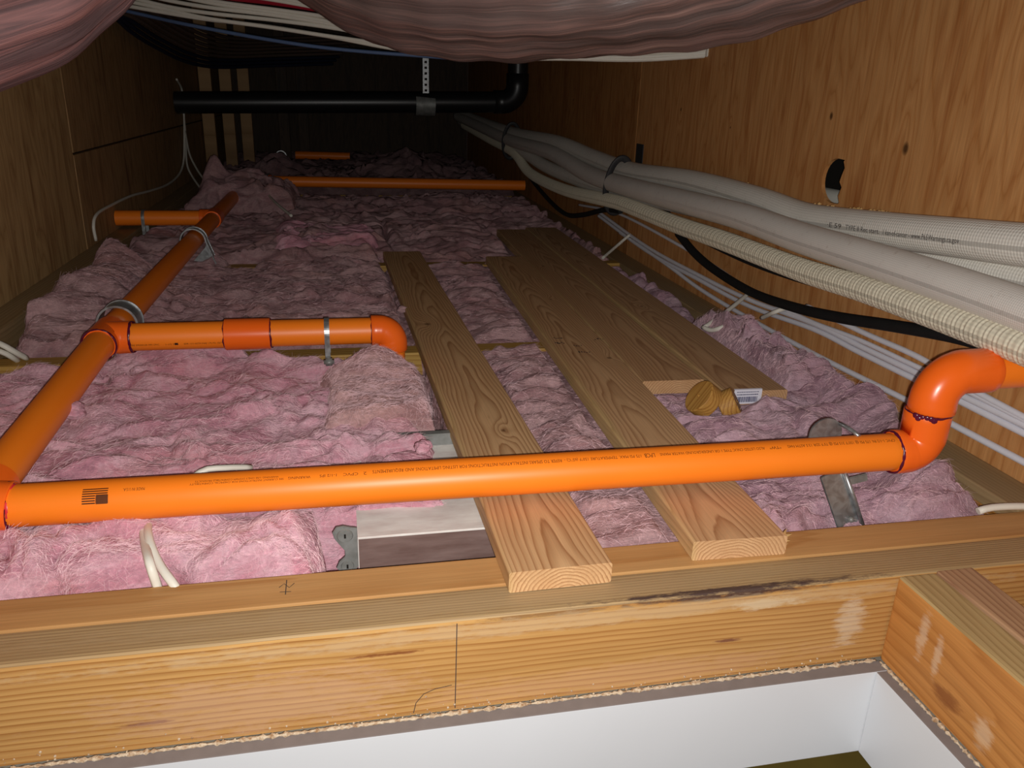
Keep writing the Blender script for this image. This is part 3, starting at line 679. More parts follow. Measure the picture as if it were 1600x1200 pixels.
# mill stamp on the second plank: two rows of short dark strokes, unreadable in the photograph
V = []; Fc = []; rnd = random.Random(9)
L2 = (Vector(PLANKS[1][1])-Vector(PLANKS[1][0])).length
def to_local(o, p): return o.matrix_world.inverted() @ p
bpy.context.view_layer.update()
for (x0, x1, y, n_) in ((866, 880, 528, 5), (868, 884, 536, 5), (897, 912, 540, 4), (930, 946, 530, 4), (905, 925, 550, 5)):
    for k in range(n_):
        q = to_local(p2, onz(x0+(x1-x0)*k/n_, y+rnd.uniform(-1, 1), PTH)); i = len(V); a, b = rnd.uniform(.002, .006), rnd.uniform(.0012, .0025)
        V += [(q.x-a, q.y-b, PTH/2+.0002), (q.x+a, q.y-b, PTH/2+.0002), (q.x+a, q.y+b, PTH/2+.0002), (q.x-a, q.y+b, PTH/2+.0002)]; Fc.append((i, i+1, i+2, i+3))
tag(raw('mill_stamp', V, Fc, M['pencil'], p2), kind='stuff')
# barcode sticker on the fourth plank's end, folded over the top edge
L4 = (Vector(PLANKS[3][1])-Vector(PLANKS[3][0])).length
def st_rect(y0, y1, z0, z1, off): return [(-L4/2-off, y0, z0), (-L4/2-off, y1, z0), (-L4/2-off, y1, z1), (-L4/2-off, y0, z1)]
sy0, sy1 = .050, -.012
stk = raw('sticker', st_rect(sy0, sy1, -.013, .0185, .0006)+[(-L4/2+.004, sy1, .0192), (-L4/2+.004, sy0, .0192)], [(0, 3, 2, 1), (3, 5, 4, 2)], M['label_white'], p4)
stk['label'] = 'white barcode sticker with blue-black print'
V = []; Fc = []; y = sy0-.006; rnd = random.Random(3)
while y > sy1+.008:
    w = rnd.choice((.0008, .0012, .0020)); i = len(V); V += st_rect(y, y-w, -.009, .003, .0009); Fc.append((i, i+3, i+2, i+1)); y -= w+rnd.choice((.0007, .0012))
for z, h in ((.0065, .0022), (.0125, .0016)):
    y = sy0-.006
    while y > sy1+.008:
        w = rnd.uniform(.0012, .004); i = len(V); V += st_rect(y, y-w, z, z+h, .0009); Fc.append((i, i+3, i+2, i+1)); y -= w+.0009
raw('barcode', V, Fc, M['ink_blue'], stk)
# hole-saw plugs
def plug(c, axis, r, t, label, hole):
    bm = bmesh.new(); n = 40; rings = []
    for z, q in ((-t/2, r-.002), (-t/2+.002, r), (t/2-.002, r), (t/2, r-.002)):
        rings.append([bm.verts.new((q*math.cos(2*PI*k/n), q*math.sin(2*PI*k/n), z)) for k in range(n)])
    for a, b in zip(rings, rings[1:]):
        for k in range(n): bm.faces.new((a[k], a[(k+1) % n], b[(k+1) % n], b[k]))
    hr = .004
    for R, z, s in ((rings[0], -t/2, -1), (rings[-1], t/2, 1)):
        h = [bm.verts.new((hr*math.cos(2*PI*k/n), hr*math.sin(2*PI*k/n), z)) for k in range(n)]
        for k in range(n): bm.faces.new((h[k], h[(k+1) % n], R[(k+1) % n], R[k]) if s > 0 else (R[k], R[(k+1) % n], h[(k+1) % n], h[k]))
        hb = [bm.verts.new((hr*math.cos(2*PI*k/n), hr*math.sin(2*PI*k/n), z-s*.006)) for k in range(n)]
        for k in range(n): bm.faces.new((hb[k], hb[(k+1) % n], h[(k+1) % n], h[k]))
        bm.faces.new(hb)
    bmesh.ops.recalc_face_normals(bm, faces=bm.faces)
    o = from_bm('wooden_plug', bm, M['plug'], None); o.location = c; o.rotation_mode = 'QUATERNION'; o.rotation_quaternion = Vector((0, 0, 1)).rotation_difference(Vector(axis).normalized())
    return tag(o, label, 'wood plug')
plug(onz(1099, 624, .030), (-.80, -.02, .60), .036, .030, 'round hole-saw plug with a centre hole, facing left below the plank end', True)
plug(onz(1139, 632, .018), (.78, -.35, .50), .031, .034, 'round wooden plug lying on edge right of the one with the hole', False)

# ------------------------------------------------------------------ orange sprinkler pipe
PR = .0290
def ring_mesh(name, c, ax, r, tubr, mat, parent, seed, gap=0.0):
    """smeared bead of primer around a joint"""
    rnd = random.Random(seed); ax = Vector(ax).normalized(); s = ax.cross(Vector((0, 0, 1)))
    if s.length < .1: s = ax.cross(Vector((0, 1, 0)))
    s.normalize(); t = s.cross(ax); V = []; Fc = []; n, m = 64, 8
    for i in range(n):
        g = 2*PI*i/n; w = tubr*(.8+.7*mnoise.noise(Vector((math.cos(g)*2, math.sin(g)*2, seed*3.1)))+.3*rnd.random()); sh = .002*mnoise.noise(Vector((math.cos(g)*3, math.sin(g)*3, seed*7.7)))
        for j in range(m):
            h = 2*PI*j/m
            V.append(Vector(c)+(s*math.cos(g)+t*math.sin(g))*(r+w*.45*math.cos(h))+ax*(sh+w*math.sin(h))-Vector(parent.location))
    for i in range(n):
        for j in range(m): Fc.append((i*m+j, ((i+1) % n)*m+j, ((i+1) % n)*m+(j+1) % m, i*m+(j+1) % m))
    return raw(name, V, Fc, mat, parent, smooth=True)
def lathe(name, a, b, prof, mat, parent, seg=40, cap=True):
    """prof: [(t along a->b in metres, radius)]"""
    a, b = Vector(a), Vector(b); d = (b-a).normalized(); P = [a+d*t for t, _ in prof]; R = [r for _, r in prof]
    t = d; s = t.cross(Vector((0, 0, 1)))
    if s.length < .1: s = t.cross(Vector((0, 1, 0)))
    s.normalize(); u = s.cross(t); V = []; Fc = []
    for p, r in zip(P, R):
        for k in range(seg): V.append(p+s*r*math.cos(2*PI*k/seg)+u*r*math.sin(2*PI*k/seg)-Vector(parent.location))
    for i in range(len(P)-1):
        for k in range(seg): Fc.append((i*seg+k, (i+1)*seg+k, (i+1)*seg+(k+1) % seg, i*seg+(k+1) % seg))
    if cap: Fc.append(tuple(range(seg))); Fc.append(tuple((len(P)-1)*seg+k for k in range(seg))[::-1])
    o = raw(name, V, [f[::-1] for f in Fc], mat, parent, smooth=True)
    me = o.data
    sharp = me.attributes.new('sharp_edge', 'BOOLEAN', 'EDGE')
    for e in me.edges:
        pass
    try: me.set_sharp_from_angle(angle=math.radians(40))
    except Exception: pass
    return o
def pipe(a, b, parent, r=PR, mat=None):
    L = (Vector(b)-Vector(a)).length
    return lathe('pipe', a, b, [(0, r), (L, r)], mat or M['cpvc'], parent, 48)
def sleeve(name, a, b, r, parent, mat=None, cap=True):
    L = (Vector(b)-Vector(a)).length
    return lathe(name, a, b, [(0, PR*.98), (0, r-.0012), (.0012, r), (L-.0012, r), (L, r-.0012), (L, PR*.98)], mat or M['fitting'], parent, 48)
def elbow(name, c, d0, d1, leg, parent, r=None, bend=.62, leg2=None):
    """quarter bend: from c+d0*leg to c+d1*leg, sockets a little wider than the throat"""
    r = r or PR*1.17; c = Vector(c); d0 = Vector(d0).normalized(); d1 = Vector(d1).normalized(); R_ = leg*bend
    P = []; RR = []
    P += [c+d0*leg, c+d0*(leg-.0001), c+d0*(leg-.0015), c+d0*(leg-.012)]; RR += [PR*.97, r*.985, r*1.01, r*1.01]
    for k in range(0, 17):
        g = (PI/2)*k/16; P.append(c+d0*(R_*(1-math.sin(g)))+d1*(R_*(1-math.cos(g)))); RR.append(r*(.985 if 2 < k < 14 else 1.0))
    leg = leg2 or leg; P += [c+d1*(leg-.012), c+d1*(leg-.0015), c+d1*(leg-.0001), c+d1*leg]; RR += [r*1.01, r*1.01, r*.985, PR*.97]
    o = tube(name, [p-Vector(parent.location) for p in P], RR, M['fitting'], parent, 40)
    return o

# ---- print wrapped on a pipe
def font_mesh(text, size):
    cu = bpy.data.curves.new('print', 'FONT'); cu.body = text; cu.size = size; cu.resolution_u = 2
    o = bpy.data.objects.new('print', cu); COL.objects.link(o)
    dg = bpy.context.evaluated_depsgraph_get(); me = o.evaluated_get(dg).to_mesh()
    V = [v.co.copy() for v in me.vertices]; Fc = [tuple(p.vertices) for p in me.polygons]
    o.evaluated_get(dg).to_mesh_clear(); bpy.data.objects.remove(o); bpy.data.curves.remove(cu)
    return V, Fc
class Wrap:
    """maps (u along, v around) onto a straight pipe; v = 0 faces the place the photograph was taken from"""
    def __init__(s, a, b, r):
        s.a, s.b, s.r = Vector(a), Vector(b), r; s.d = (s.b-s.a).normalized()
    def at(s, u, v):
        p = s.a+s.d*u; n = CAM-p; n = (n-s.d*n.dot(s.d)).normalized(); t = n.cross(s.d)
        if t.z < 0: t = -t
        g = v/s.r; return p+(n*math.cos(g)+t*math.sin(g))*(s.r+.00035)
    def u_at(s, px):
        lo, hi = 0.0, (s.b-s.a).length
        for _ in range(40):
            m = (lo+hi)/2
            if proj(s.a+s.d*m)[0] < px: lo = m
            else: hi = m
        return (lo+hi)/2
def wrap_text(wp, text, px_start, px_end, v0, height, mat, parent, flip=True, name='print'):
    """letters run from px_start to px_end (right to left and upside down when flip)"""
    V, Fc = font_mesh(text, 1.0)
    if not V: return
    x0 = min(v.x for v in V); x1 = max(v.x for v in V)
    u0, u1 = wp.u_at(px_start), wp.u_at(px_end); out = []
    for v in V:
        u = u0+(u1-u0)*(v.x-x0)/(x1-x0); q = v0+(-v.y if flip else v.y)*height/.72
        out.append(wp.at(u, q)-Vector(parent.location))
    return raw(name, out, Fc, mat, parent)
def wrap_quads(wp, rects, mat, parent, name):
    V = []; Fc = []
    for (ua, ub, va, vb) in rects:
        n = 4
        for k in range(n):
            a = va+(vb-va)*k/n; b = va+(vb-va)*(k+1)/n; i = len(V)
            V += [wp.at(ua, a)-Vector(parent.location), wp.at(ub, a)-Vector(parent.location), wp.at(ub, b)-Vector(parent.location), wp.at(ua, b)-Vector(parent.location)]
            Fc.append((i, i+1, i+2, i+3))
    return raw(name, V, Fc, mat, parent)

# ---- front run
FA, FB = Vector((-.452, 1.068, .054)), Vector((.838, .985, .090))
fr = tag(empty('sprinkler_pipe', (.19, 1.03, .05)), 'long orange sprinkler pipe across the front, printed upside down, rising through two elbows', 'pipe')
fpipe = pipe(FA, FB, fr)
dirF = (FB-FA).normalized()
E1 = FB+dirF*.036                                   # first elbow: along the run, then up
E2 = E1+Vector((.004, .0, .128))
e1 = elbow('elbow', E1, -dirF, (0, 0, 1), .047, fr, leg2=.066); e2 = elbow('elbow', E2, (0, 0, -1), (1, .02, .0), .0605, fr, leg2=.088, bend=.75)
pipe(E2+Vector((.080, .001, 0)), (XR-.004, E2.y+.004, E2.z), fr)
ring_mesh('primer_ring', E1-dirF*.0472, dirF, PR*1.12, .0032, M['primer'], fr, 1)
rg = ring_mesh('primer_ring', E1+Vector((.001, 0, .0665)), (0, 0, 1), PR*1.165, .0017, M['primer'], fr, 2)
# drips of primer on the vertical joint
bm = bmesh.new()
for (ang, dz, s) in ((-2.80, -.002, .0050), (-2.66, -.005, .0052), (-2.5, -.002, .0042), (-2.3, -.0015, .0044), (-2.12, -.002, .0048), (-2.0, -.004, .0050)):
    m4 = Matrix.Translation(E1+Vector((.001+math.cos(ang)*PR*1.165, math.sin(ang)*PR*1.165, .0665+dz))-fr.location) @ Matrix.Scale(.4, 4, (math.cos(ang), math.sin(ang), 0))
    bmesh.ops.create_icosphere(bm, subdivisions=2, radius=s, matrix=m4)
from_bm('primer_drip', bm, M['primer'], fr, True)
wp = Wrap(FA, FB, PR)
v_t = PR*math.radians(33)
L = [("MADE IN U.S.A.", 236, 203, .0125, .0045, 'print'),
     ("WARNING: USE ONLY SYSTEM COMPATIBLE PRODUCTS", 440, 312, .0185, .0030, 'print'), ("SEE CURRENT INSTRUCTIONS FOR CHEMICAL COMPATIBILITY", 448, 304, .0145, .0030, 'print'),
     ("WARNING", 489, 455, .0150, .0042, 'print'), ("1-1/2 IPS", 529, 503, .0155, .0045, 'print'), ("CPVC", 562, 539, .0155, .0046, 'print'), ("2", 575, 570, .0155, .0048, 'print'),
     ("REFER TO SPEARS INSTALLATION INSTRUCTIONS FOR LISTING LIMITATIONS AND REQUIREMENTS", 874, 584, .0172, .0056, 'print'),
     ("175 PSI MAX. TEMPERATURE 150°F (65°C) -", 996, 878, .0172, .0052, 'print'),
     ("LPCB", 1017, 1001, .0172, .0075, 'print_dark'),
     ("ALSO LISTED CNUC TYPE 1 OR UNDERGROUND WATER MAINS", 1186, 1025, .0176, .0050, 'print'),
     ("*TW*", 1211, 1193, .0176, .0052, 'print_dark'),
     ("CPVC 1-1/2 IN. 175 PSI @ 150°F 315 PSI @ 73°F SDR 13.5 ASTM F442", 1386, 1221, .0182, .0052, 'print')]
for (tx, a, b, v0, hh, mk) in L: wrap_text(wp, tx, a, b, v0+hh*.5, hh, M[mk], fr)
# flag printed on the pipe, upside down: stripes with the star field low at the right
ua, ub = wp.u_at(141), wp.u_at(180); vt, vb = .0170, -.0040; st = (vt-vb)/13; rects = []
for k in range(0, 13, 2):
    v = vt-st*k
    rects.append((ua, ub if k < 6 else ua+(ub-ua)*.52, v, v-st))
cu0, cu1, cv0, cv1 = ua+(ub-ua)*.54, ub, vt-st*6, vb
nx, ny = 9, 7
for i in range(nx+1):
    u = cu0+(cu1-cu0)*i/nx; rects.append((u-.0004 if i else u, u+.0007, cv0, cv1))
for j in range(ny+1):
    v = cv0+(cv1-cv0)*j/ny; rects.append((cu0, cu1, v+.0006, v-.0006))
wrap_quads(wp, rects, M['print_dark'], fr, 'flag_print')

# ---- left run with its tees and branch
X0, ZP = -.487, .089
lr = tag(empty('sprinkler_pipe', (X0, 2.4, .05)), 'orange sprinkler pipe running back along the left, its tee branch ending in an elbow', 'pipe')
Yt, Yt2 = 1.737, 3.385
# corner tee at the edge of the frame
pipe((X0, .60, ZP-.05), (X0, Yt-.045, ZP), lr)
sleeve('tee', (X0, 1.01, ZP-.0322), (X0, 1.125, ZP-.0272), PR*1.17, lr)
sleeve('tee_outlet', (X0+.004, 1.068, .058), (X0+.042, 1.0675, .0535), PR*1.17, lr)
ring_mesh('primer_ring', FA+Vector((.004, 0, 0)), dirF, PR*1.06, .0060, M['primer'], lr, 31)
ring_mesh('primer_smear', FA+Vector((.0105, 0, 0)), dirF, PR*.985, .0030, M['red_primer'], lr, 37)
def tee(c, parent, out, leg=.050, r=PR*1.17):
    c = Vector(c); d = Vector(out).normalized(); lo = Vector(parent.location)
    bm = bmesh.new()
    def cyl(a, b, ra):
        a, b = Vector(a), Vector(b); ax = (b-a).normalized(); L = (b-a).length; s = ax.cross(Vector((0, 0, 1))).normalized(); t = s.cross(ax); rows = []
        for q, rr in ((0, PR*.97), (0, ra-.0015), (.0015, ra), (L-.0015, ra), (L, ra-.0015), (L, PR*.97)):
            rows.append([bm.verts.new(a+ax*q+(s*math.cos(2*PI*k/40)+t*math.sin(2*PI*k/40))*rr-lo) for k in range(40)])
        for A, B in zip(rows, rows[1:]):
            for k in range(40): bm.faces.new((A[k], A[(k+1) % 40], B[(k+1) % 40], B[k]))
        bm.faces.new(rows[0][::-1]); bm.faces.new(rows[-1])
    cyl(c-Vector((0, leg, 0)), c+Vector((0, leg, 0)), r); cyl(c, c+d*leg*1.02, r)
    # fillet collar between barrel and outlet
    rows = []
    for q, rr in ((r*.80, r*1.20), (r*.95, r*1.07), (r*1.12, r*1.005)):
        s = Vector((0, 1, 0)); t = Vector((0, 0, 1))
        rows.append([bm.verts.new(c+d*(q if True else 0)*(1)+(s*math.cos(2*PI*k/40)*rr+t*math.sin(2*PI*k/40)*min(rr, r*1.0))-lo) for k in range(40)])
    for A, B in zip(rows, rows[1:]):
        for k in range(40): bm.faces.new((A[k], A[(k+1) % 40], B[(k+1) % 40], B[k]))
    bmesh.ops.recalc_face_normals(bm, faces=bm.faces)
    o = from_bm('tee', bm, M['fitting'], parent, True)
    try: o.data.set_sharp_from_angle(angle=math.radians(40))
    except Exception: pass
    return o
t1 = tee((X0, Yt, ZP), lr, (1, 0, 0))
pipe((X0, Yt+.04, ZP), (X0, Yt2-.04, ZP), lr)
t2 = tee((X0, Yt2, ZP), lr, (-1, 0, 0))
pipe((X0, Yt2+.04, ZP), (X0, 4.40, ZP-.004), lr)
ring_mesh('primer_ring', (X0, Yt-.0505, ZP), (0, 1, 0), PR*1.13, .0038, M['primer'], lr, 41)
ring_mesh('primer_ring', (X0+.0520, Yt, ZP), (1, 0, 0), PR*1.13, .0030, M['primer'], lr, 43)
def bx(px): # x on the branch line for a photograph column
    lo, hi = -.49, .3
    for _ in range(40):
        m = (lo+hi)/2
        if proj((m, Yt, ZP))[0] < px: lo = m
        else: hi = m
    return lo
bp = pipe((X0+.04, Yt, ZP), (bx(356), Yt, ZP), lr)
sleeve('coupling', (bx(352), Yt, ZP), (bx(423), Yt, ZP), PR*1.16, lr)
ring_mesh('primer_ring', (bx(423)+.0010, Yt, ZP), (1, 0, 0), PR*1.10, .0018, M['primer'], lr, 45)
ring_mesh('primer_ring', (bx(352)-.0008, Yt, ZP), (1, 0, 0), PR*1.08, .0012, M['primer'], lr, 46)
pipe((bx(420), Yt, ZP), (bx(582), Yt, ZP), lr)
EB = Vector((bx(612), Yt, ZP))
elbow('elbow', EB, (-1, 0, 0), (0, 0, -1), EB.x-bx(580), lr)
pipe((EB.x, Yt, ZP-.03), (EB.x, Yt, -.155), lr)
ring_mesh('primer_ring', (bx(580)-.0006, Yt, ZP), (1, 0, 0), PR*1.06, .0012, M['primer'], lr, 47)
pipe((X0-.04, Yt2, ZP), (XL+.003, Yt2, ZP), lr)
wpb = Wrap((X0+.04, Yt, ZP), (bx(356), Yt, ZP), PR)
for tx, a, b in (("FIRE SPRINKLER PIPE CPVC", 208, 252), ("1-1/2 SDR", 262, 282), ("SDR 13.5 ASTM F442 175 PSI 150°F", 290, 350)):
    wrap_text(wpb, tx, a, b, -.020, .0042, M['print_dark'], lr, flip=False)
wrap_quads(wpb, [(wpb.u_at(276), wpb.u_at(281), -.0205, -.0150)], M['print_dark'], lr, 'print_mark')

# ---- far cross pipes
fc = tag(empty('sprinkler_pipe', (.34, 4.70, .05)), 'far orange sprinkler pipe crossing the bay in the gloom', 'pipe')
pipe((X0+.06, 4.735, .089), (1.075, 4.70, .082), fc)
sleeve('elbow_socket', (X0+.055, 4.735, .089), (X0+.13, 4.733, .089), PR*1.17, fc)
ff = tag(empty('sprinkler_pipe', (0, 6.6, .10)), 'farthest orange-red pipe, barely visible near the back wall', 'pipe')
pipe((-.30, 6.45, .098), (.10, 6.43, .095), ff)

# ------------------------------------------------------------------ galvanised straps
def strap(name, c, ax, r, w, label, legs=(.05, .05), th=.0022, spread=0.0, feet=.022, flange=True):
    """two-hole strap: band over a pipe whose axis is ax, legs dropping to the joist, feet turned out"""
    c = Vector(c); ax = Vector(ax).normalized(); s = ax.cross(Vector((0, 0, 1))).normalized(); up = Vector((0, 0, 1)); pts = []
    pts.append((-(r+spread+feet), -legs[0])); pts.append((-(r+spread), -legs[0]))
    for k in range(25):
        g = PI-PI*k/24; pts.append((r*math.cos(g), r*math.sin(g)))
    pts += [((r+spread), -legs[1]), ((r+spread+feet), -legs[1])]
    bm = bmesh.new(); rows = []
    for i, (a, b) in enumerate(pts):
        p0 = pts[max(0, i-1)]; p1 = pts[min(len(pts)-1, i+1)]; d = Vector((p1[0]-p0[0], p1[1]-p0[1])).normalized(); nrm = Vector((-d.y, d.x))
        if nrm.dot(Vector((a, b+.001))) < 0 and 1 < i < len(pts)-2: nrm = -nrm
        row = []
        lip = .0045 if flange else th
        for (wa, hh) in ((-w/2, lip), (-w/2+th, lip), (-w/2+th, th), (w/2-th, th), (w/2-th, lip), (w/2, lip), (w/2, 0), (-w/2, 0)):
            q = Vector((a, b))+nrm*hh; row.append(bm.verts.new(s*q.x+up*q.y+ax*wa))
        rows.append(row)
    for A, B in zip(rows, rows[1:]):
        for k in range(8): bm.faces.new((A[k], A[(k+1) % 8], B[(k+1) % 8], B[k]))
    bm.faces.new(rows[0]); bm.faces.new(rows[-1][::-1]); bmesh.ops.recalc_face_normals(bm, faces=bm.faces)
    o = from_bm(name, bm, M['galv']); o.location = c; tag(o, label, 'pipe strap')
    # screws through the feet
    for sd, lg in ((-1, legs[0]), (1, legs[1])):
        b2 = bmesh.new(); bmesh.ops.create_uvsphere(b2, u_segments=10, v_segments=6, radius=.0055)
        for v in b2.verts: v.co.z *= .5
        k = from_bm('screw', b2, M['grey_metal'], o, True); k.location = s*sd*(r+spread+feet*.55)+up*(-lg+.003)
    return o
strap('pipe_strap', (X0, 1.862, ZP), (0, 1, 0), .039, .056, 'galvanized strap over the left pipe just behind the tee', (.088, .088), feet=.02)
strap('pipe_strap', (X0, 2.89, ZP), (0, 1, 0), .038, .044, 'galvanized strap over the left pipe halfway back, bright rim and flat leg', (.088, .088), spread=.03, feet=.006)
ps = [o for o in COL.objects if o.name.startswith('pipe_strap')][-1]
bm = bmesh.new(); q_ = [(.041, .0), (.068, -.086), (-.02, -.086), (.030, -.03)]
A = [bm.verts.new((x, .018, z)) for x, z in q_]; B = [bm.verts.new((x, .020, z)) for x, z in q_]
bm.faces.new(A); bm.faces.new(B[::-1])
for k in range(4): bm.faces.new((A[k], B[k], B[(k+1) % 4], A[(k+1) % 4]))
bmesh.ops.recalc_face_normals(bm, faces=bm.faces); from_bm('side_plate', bm, M['galv'], ps)
strap('pipe_strap', (X0+.10, 4.735, .089), (1, 0, 0), .036, .03, 'small bright strap at the start of the far cross pipe', (.06, .06), feet=.012)
strap('pipe_strap', (-.35, 5.55, .16), (0, 1, 0), .030, .02, 'tiny curved strap glinting in the dark beyond the cross pipe', (.05, .05), feet=.01)
strap('pipe_strap', (-.745, Yt2, ZP), (1, 0, 0), .0305, .012, 'thin strap around the far stub pipe by the left wall', (.09, .09), feet=.012, flange=False)
# ring hanger on the branch
hx = bx(511); h1 = strap('pipe_strap', (hx, Yt, ZP), (1, 0, 0), .0300, .011, 'thin steel strap round the branch pipe, clamp foot on the second joist', (.058, .058), th=.002, feet=.014, flange=False)
bm = bmesh.new(); bmesh.ops.create_cube(bm, size=1)
for v in bm.verts: v.co = Vector((v.co.x*.022, v.co.y*.020, v.co.z*.016))
bmesh.ops.bevel(bm, geom=list(bm.edges), offset=.004, segments=2, affect='EDGES'); cl = from_bm('clamp_foot', bm, M['grey_metal'], h1, True); cl.location = (.002, -.040, -.056)
# offset hanger at the right end of the front run: hook over the pipe, long tail down to the header
hu = wp.u_at(1297); hp = FA+dirF*hu
hg = tag(empty('pipe_hanger', hp), 'galvanized hanger behind the right end of the front pipe, tail plate to the header', 'pipe hanger')
bm = bmesh.new(); pts_h = [(-.012, -.02), (.036, -.02), (.040, .012)]
for k in range(13):
    g = PI*k/12; pts_h.append((.012+.028*math.cos(g), .020+.026*math.sin(g)))
pts_h.append((-.016, .012))
A = [bm.verts.new((x, .036, z)) for x, z in pts_h]; B = [bm.verts.new((x, .039, z)) for x, z in pts_h]
bm.faces.new(A); bm.faces.new(B[::-1])
for k in range(len(A)): bm.faces.new((A[k], B[k], B[(k+1) % len(A)], A[(k+1) % len(A)]))
bmesh.ops.recalc_face_normals(bm, faces=bm.faces)
from_bm('back_plate', bm, M['galv'], hg)
tube('hook', [(.034, .036, .036), (.038, .024, .035), (.041, .010, .033), (.043, -.002, .0305)], .0032, M['galv'], hg, 8)
T0 = onz(1298, 738, .055); T1 = onz(1326, 822, -.03)
def slab(name, A, B, w, th, mat, parent, side=None, bev=.0015):
    A, B = Vector(A), Vector(B); d = (B-A).normalized(); s = side or d.cross(Vector((0, -1, .3))).normalized(); s = (s-d*s.dot(d)).normalized(); n_ = s.cross(d)
    bm = bmesh.new(); vs = []
    for p in (A, B):
        for a, b in ((-w/2, -th/2), (w/2, -th/2), (w/2, th/2), (-w/2, th/2)): vs.append(bm.verts.new(p+s*a+n_*b-Vector(parent.location)))
    for f in ((0, 1, 2, 3), (7, 6, 5, 4), (0, 4, 5, 1), (1, 5, 6, 2), (2, 6, 7, 3), (3, 7, 4, 0)): bm.faces.new([vs[i] for i in f])
    bmesh.ops.bevel(bm, geom=list(bm.edges), offset=bev, segments=2, affect='EDGES'); bmesh.ops.recalc_face_normals(bm, faces=bm.faces)
    return from_bm(name, bm, mat, parent)
slab('tail_plate', T0, T1, .040, .003, M['galv'], hg, Vector((1, 0, 0)))
tube('rolled_rim', [p-Vector(hg.location) for p in (T0+Vector((.020, -.003, .004)), T0.lerp(T1, .5)+Vector((.021, -.004, .004)), T1+Vector((.021, -.004, .003)))], .0038, M['galv'], hg, 10)
slab('speed_screw', onz(1322, 753, .040), onz(1354, 745, .040), .012, .006, M['grey_metal'], hg, Vector((0, .4, 1)))
b2 = bmesh.new(); bmesh.ops.create_uvsphere(b2, u_segments=10, v_segments=6, radius=.005); k = from_bm('screw', b2, M['grey_metal'], hg, True); k.location = T1.lerp(T0, .12)+Vector((.005, -.004, .002))-Vector(hg.location)

# ------------------------------------------------------------------ recessed light housing
lh = tag(empty('light_housing', (.19, 1.15, -.08)), 'white sheet-metal recessed light housing in the gap left of the nearest plank', 'light housing')
box('top_panel', (.008, 1.030, -.0145), (.40, 1.33, -.013), M['white_metal'], lh)
box('front_panel', (.008, 1.0295, -.158), (.40, 1.0310, -.0148), M['steel_side'], lh)
box('side_panel', (.007, 1.030, -.158), (.0085, 1.33, -.0135), M['white_metal'], lh)
box('rim', (.008, 1.0275, -.0160), (.40, 1.0300, -.0125), M['white_metal'], lh, .0006)
box('back_flange', (.06, 1.33, -.013), (.24, 1.345, .010), M['grey_metal'], lh)
# end bracket with two lobes
bm = bmesh.new(); bp_ = [(0, -.006), (-.010, -.004), (-.022, .0), (-.034, -.002), (-.040, -.012), (-.037, -.024), (-.030, -.036), (-.021, -.050), (-.021, -.062), (-.031, -.072), (-.036, -.084), (-.028, -.094), (-.014, -.095), (-.004, -.090), (0, -.084)]
A = [bm.verts.new((x, 0, z)) for x, z in bp_]; B = [bm.verts.new((x, .006, z)) for x, z in bp_]
bm.faces.new(A); bm.faces.new(B[::-1])
for k in range(len(A)): bm.faces.new((A[k], B[k], B[(k+1) % len(A)], A[(k+1) % len(A)]))
bmesh.ops.recalc_face_normals(bm, faces=bm.faces); bmesh.ops.bevel(bm, geom=[e for e in bm.edges if abs(e.verts[0].co.y-e.verts[1].co.y) < .001], offset=.0012, segments=2, affect='EDGES')
br = from_bm('end_bracket', bm, M['grey_metal'], lh); br.location = Vector((.0065, 1.010, .017))-lh.location; br.scale = (.85, 1, .80)
for (x, z) in ((-.020, -.018), (-.018, -.080)):
    b2 = bmesh.new(); bmesh.ops.create_cone(b2, cap_ends=True, segments=20, radius1=.0135 if z > -.05 else .011, radius2=.012 if z > -.05 else .010, depth=.002, matrix=Matrix.Rotation(PI/2, 4, 'X'))
    k = from_bm('boss', b2, M['grey_metal'], br); k.location = (x, -.001, z)
    k = box('slot', (x-.0016, -.0028, z-.004), (x+.0016, -.0018, z+.004), M['seam_dark'], None); k.parent = br

# ------------------------------------------------------------------ cables on the insulation and the right wall
def cable(name, pts, r, mat, label, cat='cable', group=None, seg=8, flat=1.0, n=8, step=.012):
    P, _ = resample(catmull(pts, n), step)
    return tag(tube(name, P, r, mat, None, seg, flat=flat, origin=P[len(P)//2]), label, cat, group)
cable('house_cable', [onz(392, 730, .035), onz(350, 731, .05), onz(312, 738, .05), ony(262, 785, 1.12), ony(236, 812, 1.06), ony(232, 838, 1.0), ony(248, 880, .955), onz(276, 920, -.004), (-.20, .925, -.06)], .0058, M['nm'], 'white cable looping under the front pipe and down between header and pink batt', flat=.8)
cable('house_cable', [onz(310, 744, .03), ony(248, 790, 1.11), ony(226, 815, 1.06), ony(226, 845, 1.0), onz(234, 880, .03), onz(246, 917, -.003), (-.235, .926, -.05)], .0058, M['nm'], 'second white cable left of the looping one, half sunk in the batt', flat=.8)
cable('house_cable', [onz(-30, 528, .06), onz(0, 537, .05), onz(22, 549, .03), onz(42, 560, .004)], .0075, M['nm'], 'pair of white cables upper strand at the left edge over the joist', flat=.8)
cable('house_cable', [onz(-30, 545, .045), onz(0, 549, .035), onz(20, 559, .015), onz(30, 566, -.01)], .0075, M['nm'], 'lower white cable strand at the left edge beside the joist', flat=.8)
cable('house_cable', [onz(1528, 799, .004), onz(1550, 793, .01), onz(1600, 791, .012), onz(1680, 795, .006)], .0062, M['nm'], 'white cable lying on the header by the right wall', flat=.9)
XW = 1.108
def wallcable(pts, label, r=.0065, mat='nm_lav', grp='white cables stapled along the right wall', x=XW):
    return cable('wall_cable', [onx(a, b, x) for a, b in pts], r, M[mat], label, 'cable', grp, flat=1.0)
